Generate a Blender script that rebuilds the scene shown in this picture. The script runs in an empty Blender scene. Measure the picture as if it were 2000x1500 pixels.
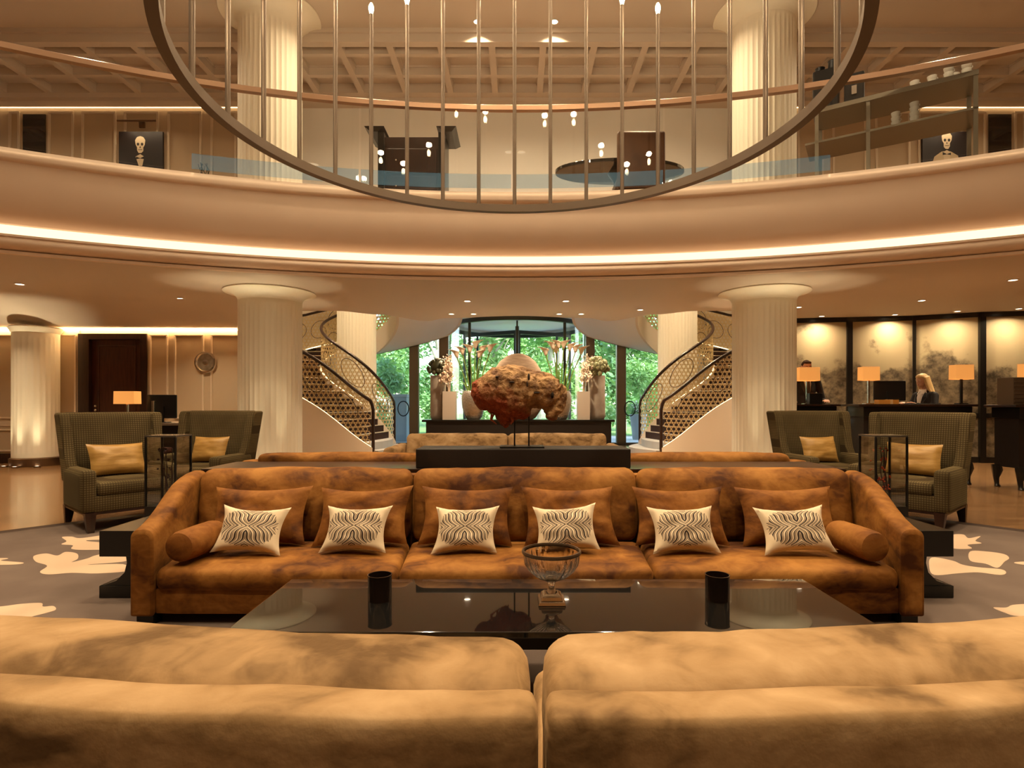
import bpy, math, random
from mathutils import Matrix, Vector, noise as mnoise
from bisect import bisect_right
R = math.radians
PI = math.pi
rnd = random.Random(7)
scene = bpy.context.scene
COL = scene.collection

# ------------------------------------------------------------------ camera
F = 1111.1          # focal length in pixels of the 2000 px wide frame (20 mm on 36 mm)
CX, CY, EYE = 1010.0, 790.0, 1.2
cam = bpy.data.cameras.new('camera')
cam.lens = 20.0
cam.sensor_width = 36.0
cam.shift_x = -(CX - 1000) / 2000
cam.shift_y = (CY - 750) / 2000
cam.clip_start = 0.05
cam.clip_end = 300
camo = bpy.data.objects.new('camera', cam)
COL.objects.link(camo)
camo.location = (0, 0, EYE)
camo.rotation_euler = (R(90), 0, 0)
scene.camera = camo

def wx(px, d): return (px - CX) * d / F
def wz(py, d): return EYE - (py - CY) * d / F
def dz(py, z): return (EYE - z) * F / (py - CY)      # depth of a point at height z seen at row py
def fl(px, py, z=0.0):
    d = dz(py, z)
    return (wx(px, d), d)

# ------------------------------------------------------------------ world and colour management
world = bpy.data.worlds.new('world')
scene.world = world
world.use_nodes = True
wn = world.node_tree
wn.nodes.clear()
wo = wn.nodes.new('ShaderNodeOutputWorld')
wb = wn.nodes.new('ShaderNodeBackground')
sky = wn.nodes.new('ShaderNodeTexSky')
sky.sky_type = 'NISHITA'
sky.sun_elevation = R(38)
sky.sun_rotation = R(150)
sky.sun_disc = False
sky.air_density = 1.2
sky.dust_density = 2.0
wb.inputs['Strength'].default_value = 1.15
wn.links.new(sky.outputs[0], wb.inputs[0])
wn.links.new(wb.outputs[0], wo.inputs[0])
vs = scene.view_settings
vs.view_transform = 'Standard'
vs.look = 'None'
vs.gamma = 1.0
vs.use_curve_mapping = False
vs.exposure = 0.0

try:
    scene.cycles.max_bounces = 8
    scene.cycles.transparent_max_bounces = 20
    scene.cycles.transmission_bounces = 8
except Exception: pass
sun = bpy.data.lights.new('sun', 'SUN')
sun.energy = 12.0
sun.angle = R(3)
sun.color = (1, .95, .85)
suno = bpy.data.objects.new('sun', sun)
COL.objects.link(suno)
suno.location = (0, 40, 30)
suno.rotation_euler = (R(42), 0, R(25))      # shines from the lobby side over the roof onto the garden

WARM = (1.0, .66, .34)
WARM2 = (1.0, .76, .47)

# ------------------------------------------------------------------ mesh helpers
def _m(loc, rz):
    return Matrix.Translation(loc) @ Matrix.Rotation(rz, 4, 'Z')

class G:
    """collects geometry; build() links it as one mesh object"""
    def __init__(s):
        s.v = []; s.f = []; s.uv = None
    def add(s, vs_, fs):
        o = len(s.v)
        s.v.extend([tuple(p) for p in vs_])
        s.f.extend([tuple(i + o for i in f) for f in fs])
        return s
    def box(s, x0, x1, y0, y1, z0, z1):
        v = [(x0,y0,z0),(x1,y0,z0),(x1,y1,z0),(x0,y1,z0),(x0,y0,z1),(x1,y0,z1),(x1,y1,z1),(x0,y1,z1)]
        return s.add(v, [(0,3,2,1),(4,5,6,7),(0,1,5,4),(1,2,6,5),(2,3,7,6),(3,0,4,7)])
    def loft(s, rings, caps=True, closed=False):
        n = len(rings[0]); v = [p for r in rings for p in r]; f = []
        m = len(rings)
        for i in range(m if closed else m - 1):
            a = i * n; b = ((i + 1) % m) * n
            for j in range(n):
                k = (j + 1) % n
                f.append((a + j, a + k, b + k, b + j))
        if caps and not closed:
            f.append(tuple(range(n - 1, -1, -1)))
            f.append(tuple((m - 1) * n + j for j in range(n)))
        return s.add(v, f)
    def cyl(s, p0, p1, r0, r1=None, n=12, caps=True):
        r1 = r0 if r1 is None else r1
        p0 = Vector(p0); p1 = Vector(p1); d = (p1 - p0).normalized()
        a = d.orthogonal().normalized(); b = d.cross(a)
        ring = lambda p, r: [tuple(p + (a * math.cos(2*PI*i/n) + b * math.sin(2*PI*i/n)) * r) for i in range(n)]
        return s.loft([ring(p0, r0), ring(p1, r1)], caps)
    def tube(s, pts, r, n=8, closed=False):
        P = [Vector(p) for p in pts]; m = len(P); rings = []
        prev = None
        for i in range(m):
            if closed: t = P[(i+1) % m] - P[i-1]
            else: t = P[min(i+1, m-1)] - P[max(i-1, 0)]
            t.normalize()
            if prev is None: a = t.orthogonal().normalized()
            else:
                a = prev - t * prev.dot(t)
                if a.length < 1e-6: a = t.orthogonal()
                a.normalize()
            prev = a; b = t.cross(a)
            rr = r[i] if isinstance(r, (list, tuple)) else r
            rings.append([tuple(P[i] + (a*math.cos(2*PI*j/n) + b*math.sin(2*PI*j/n))*rr) for j in range(n)])
        return s.loft(rings, not closed, closed)
    def lathe(s, prof, n=24, c=(0,0,0), rib=None, cap=True):
        rings = []
        for r, z in prof:
            ring = []
            for i in range(n):
                a = 2*PI*i/n
                rr = r * (1 + (rib(i, r, z) if rib else 0))
                ring.append((c[0] + rr*math.cos(a), c[1] + rr*math.sin(a), c[2] + z))
            rings.append(ring)
        return s.loft(rings, cap)
    def ell(s, c, rx, ry, rz, nu=16, nv=10, M=None):
        v = []; f = []
        for j in range(nv + 1):
            ph = PI * j / nv
            for i in range(nu):
                th = 2*PI*i/nu
                p = Vector((rx*math.sin(ph)*math.cos(th), ry*math.sin(ph)*math.sin(th), rz*math.cos(ph)))
                if M: p = M @ p
                v.append((c[0]+p.x, c[1]+p.y, c[2]+p.z))
        for j in range(nv):
            for i in range(nu):
                k = (i+1) % nu
                f.append((j*nu+i, (j+1)*nu+i, (j+1)*nu+k, j*nu+k))
        return s.add(v, f)
    def prism(s, poly, z0, z1):
        n = len(poly)
        a = sum(poly[i][0]*poly[(i+1) % n][1] - poly[(i+1) % n][0]*poly[i][1] for i in range(n))
        if a < 0: poly = poly[::-1]
        v = [(x, y, z0) for x, y in poly] + [(x, y, z1) for x, y in poly]
        f = [tuple(range(n-1, -1, -1)), tuple(range(n, 2*n))]
        f += [(i, (i+1) % n, n+(i+1) % n, n+i) for i in range(n)]
        return s.add(v, f)
    def cushion(s, c, size, r=.05, n=(10,6,6), bulge=(0,0,0), deform=None, wr=0, seed=0):
        hx, hy, hz = size[0]/2, size[1]/2, size[2]/2
        r = min(r, hx, hy, hz)*.999
        idx = {}; v = []; f = []
        def pt(a, b, cc):
            key = (a, b, cc)
            if key in idx: return idx[key]
            p = [ (2*a/n[0]-1), (2*b/n[1]-1), (2*cc/n[2]-1) ]
            q = []
            for t, h in zip(p, (hx, hy, hz)):
                # more samples near the edges
                q.append(math.copysign(1 - (1-abs(t))**1.5, t)*h)
            inner = [max(-(h-r), min(h-r, t)) for t, h in zip(q, (hx, hy, hz))]
            d = Vector([q[i]-inner[i] for i in range(3)])
            if d.length > 1e-9: d = d.normalized()*r
            x, y, z = [inner[i]+d[i] for i in range(3)]
            u, w, t = x/hx, y/hy, z/hz
            z += bulge[2]*math.copysign(1, z)*(1-u*u)*(1-w*w)*(abs(t))
            y += bulge[1]*math.copysign(1, y)*(1-u*u)*(1-t*t)*(abs(w))
            x += bulge[0]*math.copysign(1, x)*(1-w*w)*(1-t*t)*(abs(u))
            if wr:
                nv_ = mnoise.noise(Vector((x*5+seed, y*9, z*11+seed)))*wr + mnoise.noise(Vector((x*17+seed, y*20, z*20)))*wr*.35
                x += nv_*.4; y += nv_; z += nv_*.8
            x += c[0]; y += c[1]; z += c[2]
            if deform: x, y, z = deform(x, y, z)
            idx[key] = len(v); v.append((x, y, z))
            return idx[key]
        for (ax, bx_, fx) in ((0,1,2),(1,2,0),(2,0,1)):
            for side in (0, 1):
                for i in range(n[ax]):
                    for j in range(n[bx_]):
                        q = []
                        for di, dj in ((0,0),(1,0),(1,1),(0,1)):
                            t = [0,0,0]; t[ax] = i+di; t[bx_] = j+dj; t[fx] = n[fx]*side
                            q.append(pt(*t))
                        f.append(tuple(q if side else q[::-1]))
        return s.add(v, f)
    def pillow(s, w, h, t, n=18, pinch=.09, seed=0, sag=0.0):
        """stands in the xz plane, base at z=0, thickness along y"""
        v = []; f = []; uv = []
        rr = random.Random(seed)
        jit = [rr.uniform(-1, 1) for _ in range(8)]
        for side in (-1, 1):
            for j in range(n+1):
                for i in range(n+1):
                    u = 2*i/n-1; q = 2*j/n-1
                    x = u*(1-pinch*(1-q*q)*abs(u)**1.5); z = q*(1-pinch*1.1*(1-u*u)*abs(q)**1.5)
                    th = ((1-u**4)*(1-q**4))**.55 * (1-.12*(u*u+q*q))
                    th *= 1 + .2*mnoise.noise(Vector((u*2.3+seed*3.1, q*2.3, side)))
                    wr_ = .08*mnoise.noise(Vector((u*6+seed, q*6-seed, side*2)))*(1-u*u)*(1-q*q)+.14*mnoise.noise(Vector((u*13+seed, q*3, side*2)))*abs(u)*(1-u**4)
                    if q > 0: z -= sag*(1-u*u)*q
                    x += .03*jit[0]*q; z += .03*jit[1]*u
                    v.append((x*w/2, side*(th+wr_)*t/2, (z+1)*h/2))
                    uv.append((u*.5+.5, q*.5+.5))
        N = (n+1)*(n+1)
        for sd in (0, 1):
            for j in range(n):
                for i in range(n):
                    a = sd*N+j*(n+1)+i
                    q = (a, a+1, a+n+2, a+n+1)
                    f.append(q if sd == 0 else q[::-1])
        s.uv = uv
        return s.add(v, f)
    def xf(s, M):
        s.v = [tuple(M @ Vector(p)) for p in s.v]
        return s
    def mesh(s, name, smooth=True):
        me = bpy.data.meshes.new(name)
        me.from_pydata(s.v, [], s.f)
        if s.uv:
            l = me.uv_layers.new(name='UVMap')
            for lp in me.loops:
                l.data[lp.index].uv = s.uv[lp.vertex_index]
        if smooth:
            me.polygons.foreach_set('use_smooth', [True]*len(me.polygons))
        me.update()
        return me
    def build(s, name, m, parent=None, smooth=True, bevel=0, solid=0, sub=0, world=True, seg=2):
        """world: the vertices are in world space (or the parent's local space if False)"""
        if parent is not None and world and parent.get('_m') is None:
            Mi = PM.get(parent.name)
            if Mi is not None: s.xf(Mi)
        me = s.mesh(name, smooth)
        return link(name, me, m, parent, bevel, solid, sub, smooth, seg)

PM = {}       # inverse base matrix of each thing
def link(name, me, m, parent=None, bevel=0, solid=0, sub=0, smooth=True, seg=2):
    o = bpy.data.objects.new(name, me)
    if m is not None and not me.materials: me.materials.append(m)
    COL.objects.link(o)
    o.parent = parent
    if parent is not None and parent.name in PM: PM[o.name] = PM[parent.name]
    if solid:
        md = o.modifiers.new('solid', 'SOLIDIFY'); md.thickness = solid; md.offset = 0
    if bevel:
        md = o.modifiers.new('bevel', 'BEVEL'); md.width = bevel; md.segments = seg; md.limit_method = 'ANGLE'; md.angle_limit = R(40)
        md.harden_normals = False
    if sub:
        md = o.modifiers.new('sub', 'SUBSURF'); md.levels = sub; md.render_levels = sub
    if smooth:
        try:
            me.set_sharp_from_angle(angle=R(42))
        except Exception: pass
    return o
def tag(o, label=None, cat=None, group=None, kind=None):
    if label: o['label'] = label
    if cat: o['category'] = cat
    if group: o['group'] = group
    if kind: o['kind'] = kind
    return o
def thing(name, label, cat, loc=(0,0,0), rz=0, group=None, kind=None):
    o = bpy.data.objects.new(name, None)
    o.empty_display_size = .1
    COL.objects.link(o)
    o.location = loc; o.rotation_euler = (0, 0, rz)
    PM[o.name] = _m(loc, rz).inverted()
    return tag(o, label, cat, group, kind)
def struct(o): o['kind'] = 'structure'; return o
def children(o): return [c for c in COL.objects if c.parent == o]
def copy_tree(o, loc=None, rz=None, label=None, parent=None, scale=None):
    c = o.copy(); COL.objects.link(c); c.parent = parent
    if loc is not None: c.location = loc
    if rz is not None: c.rotation_euler = (0, 0, rz)
    if scale is not None: c.scale = scale
    if label: c['label'] = label
    for ch in children(o):
        if ch is not c: copy_tree(ch, parent=c)
    if parent is None: PM[c.name] = _m(c.location, c.rotation_euler.z).inverted()
    return c
def light(name, kind, loc, power, color=WARM, size=.1, rot=(0,0,0), parent=None, spot=None, spread=None, blend=.6):
    l = bpy.data.lights.new(name, kind)
    l.energy = power; l.color = color
    if kind == 'AREA':
        l.shape = 'DISK'; l.size = size
        if spread: l.spread = R(spread)
    else: l.shadow_soft_size = size
    if kind == 'SPOT':
        l.spot_size = R(spot or 60); l.spot_blend = blend
    o = bpy.data.objects.new(name, l); COL.objects.link(o)
    o.location = loc; o.rotation_euler = rot
    if parent is not None:
        o.parent = parent
        if parent.name in PM: o.location = PM[parent.name] @ Vector(loc)
    return o

# ------------------------------------------------------------------ materials
MATS = {}
def N(t, kind, **kw):
    n = t.nodes.new(kind)
    for k, v in kw.items(): setattr(n, k, v)
    return n
def mat(name, col, rough=.5, metal=0, spec=.5, sheen=0, sheen_tint=None, emis=None, estr=0, coat=0, trans=0, ior=1.45,
        col2=None, nscale=4, ndetail=4, nlo=.35, nhi=.65, stretch=(1,1,1), bump=0, bscale=60, bdist=.01, coords='Object', alpha=1):
    m = bpy.data.materials.new(name); m.use_nodes = True
    t = m.node_tree; b = t.nodes['Principled BSDF']
    b.inputs['Base Color'].default_value = (*col, 1)
    b.inputs['Roughness'].default_value = rough
    b.inputs['Metallic'].default_value = metal
    b.inputs['Specular IOR Level'].default_value = spec
    b.inputs['IOR'].default_value = ior
    if sheen:
        b.inputs['Sheen Weight'].default_value = sheen
        b.inputs['Sheen Roughness'].default_value = .35
        b.inputs['Sheen Tint'].default_value = (*(sheen_tint or col), 1)
    if emis is not None:
        b.inputs['Emission Color'].default_value = (*emis, 1)
        b.inputs['Emission Strength'].default_value = estr
    if coat:
        b.inputs['Coat Weight'].default_value = coat; b.inputs['Coat Roughness'].default_value = .05
    if trans: b.inputs['Transmission Weight'].default_value = trans
    if alpha < 1: b.inputs['Alpha'].default_value = alpha
    if col2 is not None or bump:
        tc = N(t, 'ShaderNodeTexCoord')
        mp = N(t, 'ShaderNodeMapping'); mp.inputs['Scale'].default_value = stretch
        t.links.new(tc.outputs[coords], mp.inputs[0])
    if col2 is not None:
        ns = N(t, 'ShaderNodeTexNoise'); ns.inputs['Scale'].default_value = nscale; ns.inputs['Detail'].default_value = ndetail
        t.links.new(mp.outputs[0], ns.inputs['Vector'])
        rp = N(t, 'ShaderNodeValToRGB')
        rp.color_ramp.elements[0].position = nlo; rp.color_ramp.elements[0].color = (*col, 1)
        rp.color_ramp.elements[1].position = nhi; rp.color_ramp.elements[1].color = (*col2, 1)
        t.links.new(ns.outputs[0], rp.inputs[0]); t.links.new(rp.outputs[0], b.inputs['Base Color'])
    if bump:
        n2 = N(t, 'ShaderNodeTexNoise'); n2.inputs['Scale'].default_value = bscale; n2.inputs['Detail'].default_value = 4
        t.links.new(mp.outputs[0], n2.inputs['Vector'])
        bp = N(t, 'ShaderNodeBump'); bp.inputs['Strength'].default_value = bump; bp.inputs['Distance'].default_value = bdist
        t.links.new(n2.outputs[0], bp.inputs['Height']); t.links.new(bp.outputs[0], b.inputs['Normal'])
    MATS[name] = m
    return m
def velvet(name, dark, mid, light_, seed=0):
    """velvet with brushed nap marks"""
    m = mat(name, mid, .75, 0, .25, sheen=.42, sheen_tint=light_)
    t = m.node_tree; b = t.nodes['Principled BSDF']
    tc = N(t, 'ShaderNodeTexCoord')
    mp = N(t, 'ShaderNodeMapping'); mp.inputs['Location'].default_value = (seed, seed*.7, 0); mp.inputs['Scale'].default_value = (1, 1, 1.6)
    t.links.new(tc.outputs['Object'], mp.inputs[0])
    n1 = N(t, 'ShaderNodeTexNoise'); n1.inputs['Scale'].default_value = 3.2; n1.inputs['Detail'].default_value = 5; n1.inputs['Distortion'].default_value = .8
    n2 = N(t, 'ShaderNodeTexNoise'); n2.inputs['Scale'].default_value = 11; n2.inputs['Detail'].default_value = 3; n2.inputs['Distortion'].default_value = 1.2
    for n in (n1, n2): t.links.new(mp.outputs[0], n.inputs['Vector'])
    mx = N(t, 'ShaderNodeMath', operation='MULTIPLY_ADD'); mx.inputs[1].default_value = .3
    t.links.new(n2.outputs[0], mx.inputs[0]); t.links.new(n1.outputs[0], mx.inputs[2])
    rp = N(t, 'ShaderNodeValToRGB'); e = rp.color_ramp.elements
    e[0].position = .47; e[0].color = (*dark, 1); e[1].position = .86; e[1].color = (*light_, 1)
    x = e.new(.64); x.color = (*mid, 1)
    t.links.new(mx.outputs[0], rp.inputs[0]); t.links.new(rp.outputs[0], b.inputs['Base Color'])
    n3 = N(t, 'ShaderNodeTexNoise'); n3.inputs['Scale'].default_value = 45; n3.inputs['Detail'].default_value = 3
    t.links.new(tc.outputs['Object'], n3.inputs['Vector'])
    bp = N(t, 'ShaderNodeBump'); bp.inputs['Strength'].default_value = .18; bp.inputs['Distance'].default_value = .01
    t.links.new(n3.outputs[0], bp.inputs['Height']); t.links.new(bp.outputs[0], b.inputs['Normal'])
    return m
def thin_glass(name, tint=(1,1,1), refl=1.0, rough=0.0):
    m = bpy.data.materials.new(name); m.use_nodes = True
    t = m.node_tree; t.nodes.clear()
    o = N(t, 'ShaderNodeOutputMaterial'); tr = N(t, 'ShaderNodeBsdfTransparent'); tr.inputs[0].default_value = (*tint, 1)
    gl = N(t, 'ShaderNodeBsdfGlossy'); gl.inputs['Roughness'].default_value = rough
    fr = N(t, 'ShaderNodeFresnel'); fr.inputs[0].default_value = 1.45
    mu = N(t, 'ShaderNodeMath', operation='MULTIPLY'); mu.inputs[1].default_value = refl
    mx = N(t, 'ShaderNodeMixShader')
    t.links.new(fr.outputs[0], mu.inputs[0]); t.links.new(mu.outputs[0], mx.inputs[0])
    t.links.new(tr.outputs[0], mx.inputs[1]); t.links.new(gl.outputs[0], mx.inputs[2]); t.links.new(mx.outputs[0], o.inputs[0])
    return m
def emit(name, col, s):
    m = bpy.data.materials.new(name); m.use_nodes = True
    t = m.node_tree; t.nodes.clear()
    o = N(t, 'ShaderNodeOutputMaterial'); e = N(t, 'ShaderNodeEmission')
    e.inputs[0].default_value = (*col, 1); e.inputs[1].default_value = s
    t.links.new(e.outputs[0], o.inputs[0])
    return m

CREAM = mat('cream_plaster', (.78, .68, .56), .6, spec=.2, bump=.03, bscale=25)
CEIL = mat('ceiling_paint', (.62, .53, .44), .55, spec=.25)
FASC = mat('fascia_paint', (.86, .69, .55), .5, spec=.3)
COLM = mat('column_plaster', (.88, .82, .68), .5, spec=.3)
WALLP = mat('wall_fabric', (.52, .40, .27), .65, spec=.2, bump=.05, bscale=90)
WALLTRIM = mat('wall_trim', (.66, .54, .40), .45, spec=.3)
WHITE = mat('white_paint', (.90, .88, .83), .5, spec=.3)
SOFF = mat('stair_soffit_white', (.82, .80, .78), .5, spec=.3)
DARKW = mat('dark_wood', (.018, .008, .005), .32, spec=.5, col2=(.035, .014, .008), nscale=3, stretch=(12, 12, 1), coat=.15)
BLACKW = mat('black_lacquer', (.008, .007, .006), .28, spec=.5)
SHAG = mat('shagreen_black', (.014, .010, .009), .5, spec=.5, bump=.5, bscale=240, bdist=.003)
MAHOG = mat('mahogany_door', (.04, .012, .006), .35, col2=(.07, .022, .01), nscale=2.5, stretch=(14, 14, 1), coat=.2)
WOODF = mat('wood_floor', (.20, .105, .045), .2, spec=.5, col2=(.30, .165, .075), nscale=1.4, ndetail=6, stretch=(1, 9, 1), bump=.02, bscale=8, coat=.15)
CARPET = mat('carpet_taupe', (.165, .125, .105), .95, spec=.1, col2=(.135, .10, .085), nscale=2, bump=.5, bscale=420, bdist=.004)
CARPETL = mat('carpet_motif', (.58, .43, .31), .95, spec=.1, bump=.5, bscale=420, bdist=.004)
BORDER = mat('carpet_border', (.035, .018, .012), .7)
ORANGE = velvet('orange_velvet', (.060, .017, .003), (.190, .071, .010), (.33, .145, .030))
ORANGEP = velvet('orange_velvet_pillow', (.062, .019, .004), (.180, .063, .009), (.31, .13, .026), 4)
BEIGE = velvet('beige_velvet', (.115, .062, .022), (.32, .195, .088), (.46, .305, .16), 2)
GOLDP = mat('gold_silk', (.33, .175, .04), .40, sheen=.3, sheen_tint=(.8, .5, .2), col2=(.46, .27, .08), nscale=5, stretch=(1, 1, 7), bump=.15, bscale=40)
BLACKG = mat('black_glass', (.006, .006, .006), .015, spec=.9, coat=.6)
BRONZE = mat('bronze_metal', (.20, .125, .075), .32, metal=.85)
BRASSR = mat('bronze_rail', (.36, .22, .14), .35, metal=.6)
STEEL = mat('steel', (.55, .52, .48), .25, metal=1)
RODM = mat('aged_bronze', (.17, .125, .09), .42, metal=.45)
CHROME = mat('chrome', (.8, .8, .78), .08, metal=1)
BLACKM = mat('black_metal', (.012, .011, .010), .35, metal=.4)
BLACKP = mat('black_plastic', (.010, .010, .011), .3)
GLASS = thin_glass('window_glass', (.96, 1, .985), .9)
BALG = thin_glass('balustrade_glass', (.985, .99, .985), .7)
DRUMG = thin_glass('drum_glass', (.97, .99, .98), .18)
CASEG = thin_glass('case_glass', (.975, .98, .975), .6)
BLUEREFL = thin_glass('blue_reflection', (.72, .80, .86), .3)  # blue reflection in the balustrade, put in as a tinted layer
_t = BLUEREFL.node_tree; _o = [n for n in _t.nodes if n.type == 'OUTPUT_MATERIAL'][0]; _s = _o.inputs[0].links[0].from_socket
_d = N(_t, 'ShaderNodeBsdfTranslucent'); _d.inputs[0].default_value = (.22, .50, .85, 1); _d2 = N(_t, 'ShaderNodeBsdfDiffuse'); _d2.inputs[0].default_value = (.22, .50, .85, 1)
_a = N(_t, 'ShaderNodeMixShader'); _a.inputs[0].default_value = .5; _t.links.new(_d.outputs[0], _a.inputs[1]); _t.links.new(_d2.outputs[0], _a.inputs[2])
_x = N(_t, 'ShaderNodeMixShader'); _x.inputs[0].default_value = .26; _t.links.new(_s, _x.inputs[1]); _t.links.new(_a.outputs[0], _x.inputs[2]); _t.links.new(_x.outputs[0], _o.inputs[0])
CRYSTAL = mat('crystal', (1, 1, 1), .01, trans=1, ior=1.5)
SMOKED = mat('smoked_glass', (.012, .007, .005), .05, spec=.7, coat=.4)
STRIP = emit('cove_strip', (1, .70, .40), 2.1)
STRIP2 = emit('wall_cove_strip', (1, .66, .34), 5.5)
STRIP3 = emit('lobby_cove_strip', (1, .60, .26), 52)
STRIPB = emit('slot_light', (.85, .88, 1), 1.6)
LENS = emit('downlight_lens', (1, .80, .55), 9)
BULB = emit('bulb_glow', (1, .74, .42), 60)
TRIMW = mat('downlight_trim', (.7, .62, .52), .4)
SHADE = mat('lamp_shade', (.75, .40, .14), .8, emis=(1, .40, .09), estr=.62)

# ================================================================== SETTING
YC = -5.4                                  # centre of the round atrium opening
def arc(rad, x): return YC + math.sqrt(max(rad*rad - x*x, 0))
SOF, UPF, UPC = 3.1, 4.22, 7.8             # soffit under the balcony, upper floor, upper ceiling

struct(G().box(-14, 14, -8, 17.0, -.12, 0).build('floor', WOODF, smooth=False))
# round carpet laid on the wooden floor
def disc(r0, r1, z0, z1, n=128, c=(0, 1.5)):
    g = G(); rings = []
    for r, z in ((r1, z0), (r1, z1), (r0, z1), (r0, z0)):
        rings.append([(c[0]+r*math.cos(2*PI*i/n), c[1]+r*math.sin(2*PI*i/n), z) for i in range(n)])
    return g.loft(rings, False, True) if r0 > 0 else g
rug = thing('carpet', 'round taupe carpet with pale leaf motifs under the sofas', 'carpet', (0, 1.5, 0))
G().prism([(6.1*math.cos(2*PI*i/128), 1.5+6.1*math.sin(2*PI*i/128)) for i in range(128)], .0005, .004).build('pile', CARPET, rug, smooth=False)
disc(6.1, 6.24, .0005, .004).build('border', BORDER, rug, smooth=False)
def motif(pts, smooth_n=5):
    """closed Catmull-Rom outline of pixels on the floor -> raised pile inlay"""
    P = [fl(x, y) for x, y in pts]; n = len(P); out = []
    for i in range(n):
        p0, p1, p2, p3 = P[i-1], P[i], P[(i+1) % n], P[(i+2) % n]
        for k in range(smooth_n):
            t = k/smooth_n
            out.append(tuple(.5*((2*p1[a]) + (-p0[a]+p2[a])*t + (2*p0[a]-5*p1[a]+4*p2[a]-p3[a])*t*t + (-p0[a]+3*p1[a]-3*p2[a]+p3[a])*t**3) for a in (0, 1)))
    G().prism(out, .0035, .0046).build('leaf_motif', CARPETL, rug, smooth=False)
motif([(66,1087),(90,1082),(112,1086),(128,1079),(150,1082),(152,1092),(140,1099),(170,1092),(190,1085),(240,1078),(250,1096),(170,1104),(240,1103),(250,1116),(190,1121),(140,1120),(95,1123),(78,1118),(92,1106),(70,1098)])
motif([(121,1050),(140,1049),(156,1052),(195,1047),(240,1040),(255,1052),(170,1056),(195,1060),(255,1062),(250,1072),(170,1075),(140,1073),(142,1066),(120,1064),(130,1058)])
motif([(-60,1189),(0,1186),(40,1181),(80,1179),(84,1186),(104,1185),(109,1192),(92,1198),(60,1206),(30,1212),(-60,1215)])
motif([(-80,1092),(0,1091),(16,1092),(2,1096),(46,1100),(20,1104),(-80,1104)])
motif([(1862,1045),(1882,1045),(1892,1052),(1915,1048),(1905,1057),(1917,1062),(1890,1065),(1898,1072),(1870,1073),(1850,1068),(1840,1055)])
motif([(1895,1078),(1925,1078),(1960,1083),(1971,1091),(1962,1098),(1948,1110),(1925,1102),(1895,1096)])
motif([(1820,1090),(1860,1096),(1880,1104),(1910,1109),(1955,1113),(1965,1120),(1952,1124),(1910,1119),(1870,1121),(1825,1124),(1815,1108)])
motif([(1940,1188),(1965,1188),(1985,1182),(2060,1182),(2080,1208),(1990,1205),(1962,1198)])
motif([(1983,1099),(2050,1097),(2060,1106),(2000,1104)])

# --- slab between the floors: soffit, upper floor and its free edge over the stair hall
EDGE = [(-13,11.62),(-5.6,11.62),(-5.5,11.55),(-4.39,11.53),(-3.63,11.55),(-2.93,12.0),(-2.05,12.95),(-1.56,12.5),(0,12.2),
        (1.56,12.5),(2.05,12.95),(2.93,12.0),(3.63,11.55),(4.39,11.53),(5.5,11.55),(5.6,12.9),(13,12.9)]
def edge(x):
    for (x0, y0), (x1, y1) in zip(EDGE, EDGE[1:]):
        if x0 <= x <= x1:
            t = (x-x0)/max(x1-x0, 1e-6); t2 = t*t*(3-2*t) if abs(x) < 5.45 else t
            return y0+(y1-y0)*t2
    return 12.9
def sm(a, b, t):
    t = max(0, min(1, (t-a)/(b-a))); return t*t*(3-2*t)
def slab(zf, rad, flip):
    g = G(); xs = [-13+26*i/208 for i in range(209)]; ny = 14; v = []; f = []
    for x in xs:
        y0, y1 = arc(rad, x), edge(x)
        for j in range(ny+1):
            y = y0+(y1-y0)*j/ny
            v.append((x, y, zf(x, y)))
    for i in range(len(xs)-1):
        for j in range(ny):
            a = i*(ny+1)+j
            q = (a, a+1, a+ny+2, a+ny+1)
            f.append(q if flip else q[::-1])
    return g.add(v, f)
zs = lambda x, y: SOF - .36*sm(10.2, 11.4, y)*sm(-4.9, -5.6, x)
cl = slab(zs, 14.15, True).build('ceiling_lower', CEIL); struct(cl)
fu = slab(lambda x, y: UPF, 13.6, False).build('floor_upper', WOODF); struct(fu)
g = G(); xs = [-5.55+11.1*i/150 for i in range(151)]
g.add([(x, edge(x), z) for x in xs for z in (SOF, UPF)], [(2*i, 2*i+1, 2*i+3, 2*i+2) for i in range(150)])
struct(g.build('trim_slab_edge', CREAM, solid=.02))

def revolve(prof, a0=-66, a1=66, n=110, closed=False):
    g = G(); v = []; f = []; m = len(prof)
    for i in range(n+1):
        a = R(a0+(a1-a0)*i/n)
        for r, z in prof: v.append((r*math.sin(a), YC+r*math.cos(a), z))
    for i in range(n):
        for j in range(m if closed else m-1):
            k = (j+1) % m
            f.append((i*m+j, i*m+k, (i+1)*m+k, (i+1)*m+j))
    return g.add(v, f)
bal = thing('trim_balcony', 'curved cream balcony front with glowing cove band', 'balcony', (0, 8.2, 3.1)); struct(bal)
def curve_prof(P, n=5):
    out = []
    for i in range(len(P)-1):
        p0, p1, p2, p3 = P[max(i-1,0)], P[i], P[i+1], P[min(i+2, len(P)-1)]
        for k in range(n):
            t = k/n
            out.append(tuple(.5*((2*p1[a]) + (-p0[a]+p2[a])*t + (2*p0[a]-5*p1[a]+4*p2[a]-p3[a])*t*t + (-p0[a]+3*p1[a]-3*p2[a]+p3[a])*t**3) for a in (0, 1)))
    return out+[P[-1]]
low = [(14.3,3.105),(14.12,3.1),(14.09,3.10),(14.08,3.135),(14.12,3.145)]+curve_prof([(14.12,3.15),(14.0,3.17),(13.94,3.22),(13.96,3.28)])+[(13.93,3.285),(13.93,3.31),(14.06,3.32),(14.085,3.33)]
revolve(low[::-1]).build('cornice', FASC, bal)
revolve([(14.085,3.455),(14.085,3.33)]).build('cove_light', STRIP, bal)
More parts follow.
